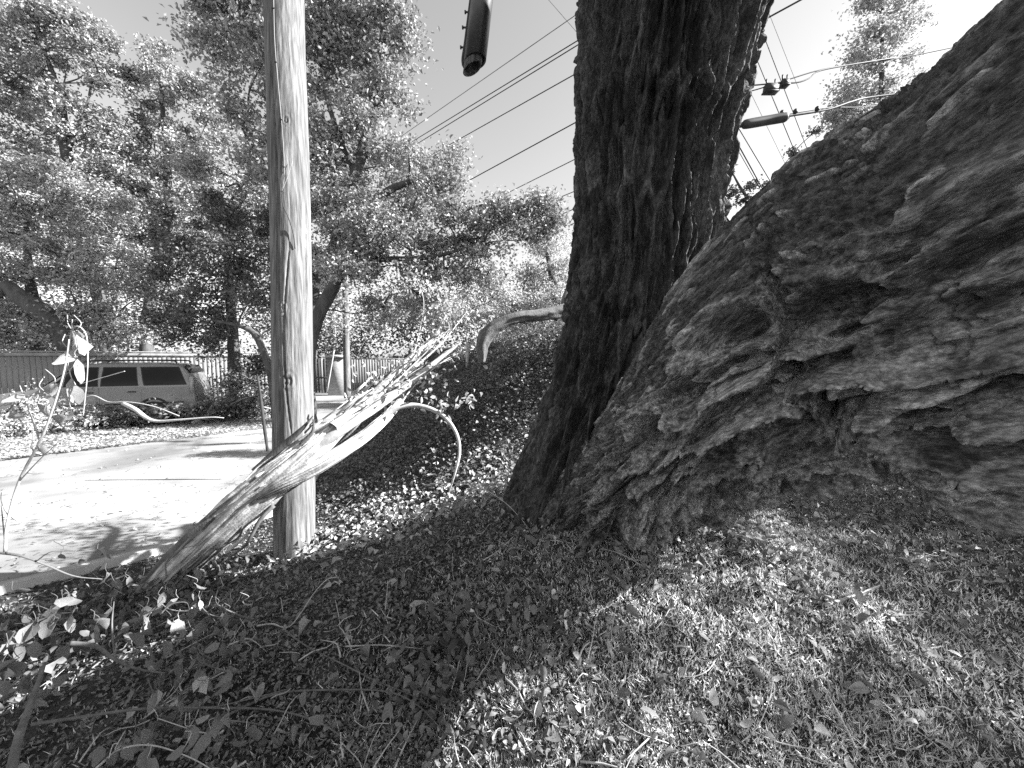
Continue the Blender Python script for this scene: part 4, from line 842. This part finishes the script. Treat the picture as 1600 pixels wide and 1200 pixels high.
# ivy on the bank behind
x = rg.uniform(-4.5, 4.5, 150000); y = rg.uniform(3.6, 12, 150000); dE = edge_dist(x, y)
pv = ss(4.0, 5.2, y + .25 * fbm(x * 2, y * 2, 9, 2)) * ss(.1, .7, dE); keep = rg.random(len(x)) < pv * np.clip(30 / (x * x + y * y), .2, 1) * .95; x, y = x[keep], y[keep]
hz = Hm(x, y) + rg.uniform(0, .16, len(x)) * (.3 + vn(x * 3, y * 3, 5)); mb = MB(); leaf_quads(mb, np.stack([x, y, hz], 1), .042, rg, .7, .75)
tag(mb.build('ivy', M['ivy'], smooth=False), 'dense low ivy covering the bank behind the forked tree', kind='stuff')
# sunlit weeds round the tree foot and behind the arched branch
mb = MB()
for (px, py, d, sp_, n) in ((760, 690, 3.3, .22, 260), (800, 660, 3.6, .25, 260), (720, 650, 3.9, .2, 140), (640, 780, 3.2, .35, 260), (560, 790, 3.3, .3, 220), (700, 760, 3.2, .3, 160), (620, 700, 3.8, .3, 160), (520, 780, 3.5, .2, 100)):
    p = at(px, py, d); xy = p[:2] + rg.normal(size=(n, 2)) * sp_; hz = Hm(xy[:, 0], xy[:, 1]) + rg.uniform(.01, .13, n); leaf_quads(mb, np.c_[xy, hz], .055, rg, .6, .6)
tag(mb.build('weeds', M['leaf'], smooth=False), 'low leafy weeds between the torn limb and the tree foot', kind='stuff')

for k, (pts, lab) in enumerate(((((700, 500, 24), (730, 480, 26), (760, 490, 26)), 'loose pale shrub on top of the ivy bank left of the drooping limb'), (((800, 470, 24), (840, 480, 26), (870, 460, 28), (880, 500, 20)), 'loose pale shrub on top of the ivy bank behind the drooping limb'))):
    btree('shrub', lab, [(pts[1][0], 560, 8), (pts[1][0], 520, 8), (pts[1][0], 490, 8)], [.03, .02, .01], list(pts), 8, 'leaf_pale', 'twig_pale', ls=.05, dens=1.0, seed=30 + k, cl=.22, group='shrubs on the ivy bank', cat='shrub')
mb = MB()
for (px, py, sp_, n) in ((1180, 850, .18, 260), (1130, 840, .14, 160), (1250, 800, .35, 420), (1400, 800, .5, 560), (1520, 840, .4, 420), (1300, 770, .5, 420), (1480, 790, .5, 420), (1060, 860, .12, 60), (1000, 880, .1, 50), (820, 850, .15, 90), (900, 880, .12, 50)):
    p = at(px, py, gdep(px, py)); xy = p[:2] + rg.normal(size=(n, 2)) * sp_; hz = Hm(xy[:, 0], xy[:, 1]) + rg.uniform(.005, .09, n); leaf_quads(mb, np.c_[xy, hz], .042, rg, .6, .6)
tag(mb.build('creeping_plants', M['ivy'], smooth=False), 'low creeping plants on the ground behind the leaning trunk', kind='stuff')
mb = MB(); xx, yy = polar(420, .95, 6, -65, 70, rg)
for x_, y_ in zip(xx, yy):
    if edge_dist(x_, y_) < .1: continue
    a0 = rg.uniform(0, 6.28); ln_ = rg.uniform(.04, .22); dv = np.array([math.cos(a0), math.sin(a0)]); k0 = rg.normal(0, .25)
    P_ = [np.array([x_, y_]) + dv * ln_ * t_ + np.array([-dv[1], dv[0]]) * k0 * ln_ * t_ * t_ for t_ in (0, .35, .7, 1)]
    tube(mb, [[q[0], q[1], float(Hm(q[0], q[1])) + .012 + .02 * rg.random() * i_] for i_, q in enumerate(P_)], [rg.uniform(.0015, .0045), .0012], 5, 7, cap=False)
tag(mb.build('twig_debris', M['twig_pale'], smooth=True), 'small broken twiglets strewn over the bank', kind='stuff')
# individually visible fallen leaves
def ground_leaf(px, py, size, grp):
    d = 2.0
    for _ in range(25):
        p = at(px, py, d); d += (p[2] - float(Hm(p[0], p[1]))) * .6
    p = at(px, py, d); o = leaf_obj((p[0], p[1], float(Hm(p[0], p[1])) + .018), size, (rng.normal(0, .35), rng.normal(0, .35), rng.uniform(0, 6.28)), None, rng.random() < (.3 if grp else .4), 'fallen_leaf')
    look = ('pale' if 'pale' in o.data.materials[0].name else 'brown'); big = 'large' if size > .058 else 'small'
    if grp:
        where = 'close under the leaning trunk' if py < 985 else ('just right of the diagonal shadow edge' if px < 960 else ('at the bottom middle' if px < 1250 else 'towards the bottom right corner') if py > 1085 else ('in the middle of the dappled grass' if px < 1250 else 'at the right side of the dappled grass'))
    else:
        where = 'below the torn limb' if px < 420 else ('between the pole and the tree foot' if py < 960 else ('at the bottom of the deep shade' if py > 1080 else ('in the middle of the deep shade' if px < 640 else 'near the diagonal shadow edge')))
    return tag(o, '%s %s dry leaf lying on the %s %s' % (big, look, 'grass' if grp else 'shaded soil', where), 'leaf', 'dry leaves on the dappled grass' if grp else 'dry leaves on the shaded soil')
for (px, py, sz) in ((698, 845, .085), (685, 932, .08), (640, 950, .09), (660, 880, .055), (735, 940, .07), (570, 1040, .075), (585, 895, .05), (520, 940, .05), (610, 985, .055), (545, 870, .06), (750, 1000, .07), (720, 1020, .07), (530, 1065, .06), (640, 1060, .07), (600, 1110, .08), (480, 1160, .08)):
    ground_leaf(px, py, sz, 0)
for _ in range(110):
    px = rng.uniform(200, 900); py = rng.uniform(860, 1190)
    if py > 905 + (900 - px) * .75: continue
    ground_leaf(px, py, rng.uniform(.04, .085), 0)
for (px, py, sz) in ((1105, 1140, .075), (1165, 1130, .075), (1230, 1120, .06), (1000, 1115, .07), (930, 1035, .06), (965, 1040, .055), (1090, 1085, .06), (1160, 1065, .06), (1300, 1160, .06), (1340, 1190, .07), (1380, 1110, .055), (1540, 1150, .06), (870, 1135, .06), (1170, 960, .05), (1310, 830, .06)):
    ground_leaf(px, py, sz, 1)
for _ in range(150):
    px = rng.uniform(760, 1590); py = rng.uniform(860, 1190)
    if py < 930 + (900 - px) * .75: continue
    ground_leaf(px, py, rng.uniform(.035, .075), 1)

# ------------------------------------------------------------------ twigs with hanging leaves in the foreground
def clampd(px, py, d, off=.03):
    return (px, py, min(d, gdep(px, py) - off)) if py > 760 else (px, py, d)
def twig(label, pts, r, leaves=(), pale=False, side=(), name='broken_twig', lsz=.06, palel=None, sides=8):
    P = [at(*clampd(*p)) for p in pts]; t = thing(name, label, 'twig', tuple(P[0]), 'broken twigs in the foreground')
    b = MB(); tube(b, P, [r, r * .8, r * .55, r * .35], sides, len(P) * 8, .25, len(label)); b.build('stem', M['twig_pale' if pale else 'twig_dark'], t)
    for sp_ in side:
        b = MB(); tube(b, [at(*clampd(*p)) for p in sp_], [r * .5, r * .35, r * .2], 6, 18, .2); b.build('side_shoot', M['twig_pale' if pale else 'twig_dark'], t)
    for lv in leaves:
        px, py, d, s_ = lv[:4]; p = at(*clampd(px, py, d, .06))
        rot = (rng.uniform(-1.2, 1.2), rng.uniform(.6, 1.7), rng.uniform(0, 6.28)) if len(lv) < 5 else lv[4]
        o = leaf_obj(tuple(p), s_, rot, t, pale if palel is None else palel)
        b = MB(); tube(b, [p + [0, 0, .0], p + [rng.normal(0, .01), rng.normal(0, .01), .02], p + [rng.normal(0, .015), 0, .045]], .0012, 5, 8); b.build('leaf_stalk', M['twig_pale' if pale else 'twig_dark'], t)
    return t
twig('overexposed pale twig rising at the left edge with hanging curled leaves', [(8, 862, 1.15), (12, 815, 1.15), (30, 752, 1.15), (62, 690, 1.15), (82, 640, 1.15), (100, 580, 1.15), (108, 530, 1.15)], .0045,
     [(58, 630, 1.15, .05), (40, 612, 1.15, .055), (70, 612, 1.15, .06), (60, 700, 1.15, .05), (76, 650, 1.15, .05), (20, 640, 1.15, .05), (85, 600, 1.15, .05), (50, 690, 1.14, .045)], True, [[(30, 752, 1.15), (60, 720, 1.14), (92, 690, 1.13)], [(62, 690, 1.15), (45, 640, 1.15), (30, 600, 1.15)]])
twig('pale hooked twig tip with long bright curled leaves hanging before the fence', [(62, 690, 1.2), (85, 640, 1.2), (105, 570, 1.2), (112, 520, 1.2), (122, 510, 1.2), (134, 522, 1.2), (137, 550, 1.2), (136, 590, 1.2), (130, 650, 1.2)], .003,
     [(112, 515, 1.2, .075, (.4, 1.45, .3)), (118, 522, 1.2, .07, (1.0, 1.5, 1.2)), (108, 545, 1.2, .08, (.2, 1.6, 2.0)), (120, 560, 1.2, .08, (.8, 1.5, .3)), (112, 590, 1.2, .08, (.3, 1.55, 3)), (116, 600, 1.2, .07, (1.2, 1.5, .3)), (112, 640, 1.2, .07, (.3, 1.55, 1)), (120, 515, 1.2, .05)], True)
twig('thin twig reaching in from the left edge above the dark leaf pile', [(-20, 862, 1.3), (30, 868, 1.32), (70, 882, 1.35), (115, 900, 1.4), (160, 905, 1.45)], .005, [(4, 790, 1.25, .07, (.3, 1.5, 1.2)), (95, 865, 1.38, .035)], False, [[(55, 878, 1.33), (80, 862, 1.34), (108, 862, 1.36)], [(10, 866, 1.3), (6, 830, 1.28), (2, 790, 1.26)]])
twig('stout pale stick standing up in the bottom left corner', [(15, 1215, 1.15), (30, 1150, 1.2), (48, 1100, 1.25), (62, 1060, 1.3), (70, 1035, 1.33)], .013, [(95, 1010, 1.35, .08), (55, 1000, 1.35, .07), (110, 1050, 1.3, .07)], False, sides=12)
twig('long dark twig lying level across the bottom left', [(50, 1132, 1.3), (130, 1120, 1.33), (220, 1108, 1.37), (330, 1106, 1.42), (430, 1110, 1.45), (500, 1130, 1.42), (560, 1170, 1.36)], .0055, [(250, 1125, 1.35, .07), (210, 1145, 1.3, .07), (470, 1130, 1.42, .06), (420, 1150, 1.36, .07), (390, 1160, 1.33, .07), (440, 1165, 1.33, .07)], False, [[(330, 1106, 1.42), (400, 1090, 1.45), (455, 1075, 1.5)]])
twig('dark curved twig in the leaf pile above the long level twig', [(110, 1005, 1.6), (150, 1010, 1.6), (180, 1030, 1.6), (215, 1045, 1.6), (258, 1052, 1.62)], .009, [(200, 990, 1.6, .09), (235, 980, 1.62, .09), (255, 1000, 1.65, .08), (150, 975, 1.62, .08), (300, 985, 1.7, .07), (320, 965, 1.72, .08)], False, [[(180, 1030, 1.6), (175, 980, 1.62), (178, 940, 1.66)]])
twig('bright forked twig lying on the shaded soil with two hanging leaves', [(402, 978, 1.95), (425, 975, 1.95), (450, 980, 1.95), (470, 958, 1.95), (492, 925, 1.96), (512, 905, 1.97), (530, 902, 1.98)], .0045, [(515, 908, 1.97, .05, (.2, 1.5, 1)), (530, 905, 1.98, .055, (.9, 1.4, .4)), (400, 985, 1.93, .05)], True, [[(450, 980, 1.95), (430, 990, 1.94), (412, 990, 1.93)]])
twig('thin dark twig curving down from the bright forked twig', [(445, 985, 1.9), (480, 1010, 1.85), (530, 1035, 1.8), (590, 1065, 1.72), (640, 1085, 1.68), (700, 1120, 1.6)], .004, [(590, 1060, 1.72, .05), (700, 1130, 1.57, .05)], False)
twig('pale thin twig arching over the dark soil left of the tree foot', [(672, 756, 2.6), (710, 755, 2.55), (750, 762, 2.5), (785, 782, 2.42), (812, 808, 2.35), (832, 835, 2.3)], .004, [], True)
twig('thin twig leaning on the tree foot in the dark', [(925, 905, 1.95), (945, 880, 2.0), (968, 848, 2.05), (985, 822, 2.1)], .003, [(950, 885, 2.0, .05, (.2, 1.5, 1)), (962, 870, 2.0, .05, (.9, 1.5, 1))], False)
twig('pale stick lying on the shaded soil in the middle', [(655, 940, 2.15), (680, 950, 2.12), (715, 963, 2.08)], .006, [], False)
twig('thin level twig on the shaded soil above the leaf heap', [(540, 1010, 1.8), (600, 1008, 1.8), (670, 1015, 1.78)], .003, [], True)
twig('curved bare twig low in the bottom middle', [(350, 1120, 1.5), (430, 1085, 1.58), (520, 1078, 1.6), (600, 1080, 1.6), (650, 1100, 1.55), (700, 1150, 1.45)], .0045, [(610, 1095, 1.57, .06), (560, 1110, 1.53, .06)], False)
twig('upright pair of broken sticks under the leaning trunk', [(1128, 795, 2.75), (1140, 806, 2.72), (1160, 824, 2.7)], .010, [], False, [[(1125, 800, 2.7), (1140, 815, 2.68), (1145, 828, 2.66)]])
twig('pale stick lying among leaves in the dappled grass', [(1290, 945, 2.0), (1330, 932, 2.05), (1375, 915, 2.1)], .008, [(1330, 930, 2.04, .06)], True)
twig('short broken stub pair at the foot of the torn limb beside the pole', [(355, 862, 2.75), (375, 845, 2.8), (392, 828, 2.85)], .014, [(365, 880, 2.7, .06), (380, 885, 2.7, .06), (350, 890, 2.68, .05)], True, [[(375, 868, 2.75), (405, 862, 2.8), (425, 850, 2.85)]])
twig('leafy twig tangle drooping at the bottom edge below the long level twig', [(150, 1200, 1.05), (190, 1170, 1.1), (240, 1165, 1.12), (300, 1185, 1.12), (350, 1215, 1.1)], .003, [(190, 1165, 1.1, .06), (230, 1185, 1.08, .07), (290, 1165, 1.12, .05), (170, 1185, 1.06, .06)], True, palel=False)
for k, (px, py, d) in enumerate(((260, 900, 2.1), (300, 950, 1.95), (120, 950, 1.7), (60, 960, 1.6), (20, 1010, 1.5), (250, 960, 1.9), (345, 965, 1.95), (180, 905, 2.0), (40, 1060, 1.4), (330, 1030, 1.75))):
    a0 = rng.uniform(0, 6.28); q = [(px + 45 * math.cos(a0 + .6 * i) * i * .45, py + 14 * math.sin(a0 + .5 * i) * i - 8 * i, d + .03 * i) for i in range(4)]
    twig(['twig with drooping leaves beside the base of the torn limb', 'brown leaf cluster on a twig just right of the torn limb base', 'leafy twig at the upper left of the dark leaf pile', 'leafy twig at the left edge of the dark leaf pile', 'leafy twig above the stout corner stick', 'twig of hanging leaves in the centre of the dark leaf pile', 'leafy sprig at the right end of the dark leaf pile', 'leafy sprig nearest the road in the dark leaf pile', 'leafy sprig behind the stout corner stick', 'leafy sprig beside the thin strip of sunlit soil'][k],
         q, .004, [(px + rng.normal(0, 28), py + rng.normal(0, 16), d + rng.normal(0, .05), rng.uniform(.05, .085)) for _ in range(9)], k == 1)
DIRS = ['near the road', 'beside the torn limb base', 'under the level twig', 'above the level twig', 'in the corner', 'by the sunlit strip']
LOOK = ['drooping brown', 'curled grey', 'bent leafy', 'forked leafy', 'flattened leafy', 'tangled thin']
for k in range(18):
    px = rng.uniform(-10, 420); py = rng.uniform(905, 1180); d = gdep(px, py) - rng.uniform(.05, .16); a0 = rng.uniform(0, 6.28); nl = 7
    q = [(px + rng.uniform(30, 60) * math.cos(a0 + .5 * i) * i * .6, py + 12 * math.sin(a0 + .6 * i) * i - 6 * i, d + .02 * i) for i in range(4)]
    twig('%s twig in the dark tangle %s at lower left' % (LOOK[k % 6], DIRS[(k // 3) % 6]), q, rng.uniform(.003, .006), [(q[i % 4][0] + rng.normal(0, 22), q[i % 4][1] + rng.normal(0, 14), d + rng.normal(0, .04), rng.uniform(.05, .08)) for i in range(nl)], k % 5 == 0, palel=k % 7 == 0)
# the dark mass of dead leaves under them
mb = MB(); rg = np.random.default_rng(55)
for (px, py, d, sp_, n) in ((110, 960, 1.75, .2, 300), (220, 950, 1.95, .2, 280), (300, 925, 2.1, .2, 200), (60, 1000, 1.5, .16, 160), (170, 1010, 1.65, .14, 120), (30, 1090, 1.3, .1, 70), (350, 900, 2.3, .15, 70), (700, 1010, 1.75, .1, 60), (670, 1070, 1.6, .1, 60), (820, 1000, 1.8, .12, 40)):
    p = at(px, py, gdep(px, py)); xy = p[:2] + rg.normal(size=(n, 2)) * sp_; scatter_leaves(mb, np.c_[xy, Hm(xy[:, 0], xy[:, 1]) + rg.uniform(.01, .12, n)], rg.uniform(.035, .065, n), rg, .8)
M['leaf_brown'] = mat('withered_brown_leaf', .08, .18, (25, 25, 25), .7, .4, (90, 90, 90), .002, spec=.35, tone=.6, trans=.15)
tag(mb.build('dead_leaf_pile', M['leaf_brown'], smooth=False), 'dark heap of withered leaves in the lower left corner', kind='stuff')
print('tris', sum(len(o.data.polygons) for o in bpy.data.objects if o.type == 'MESH'))
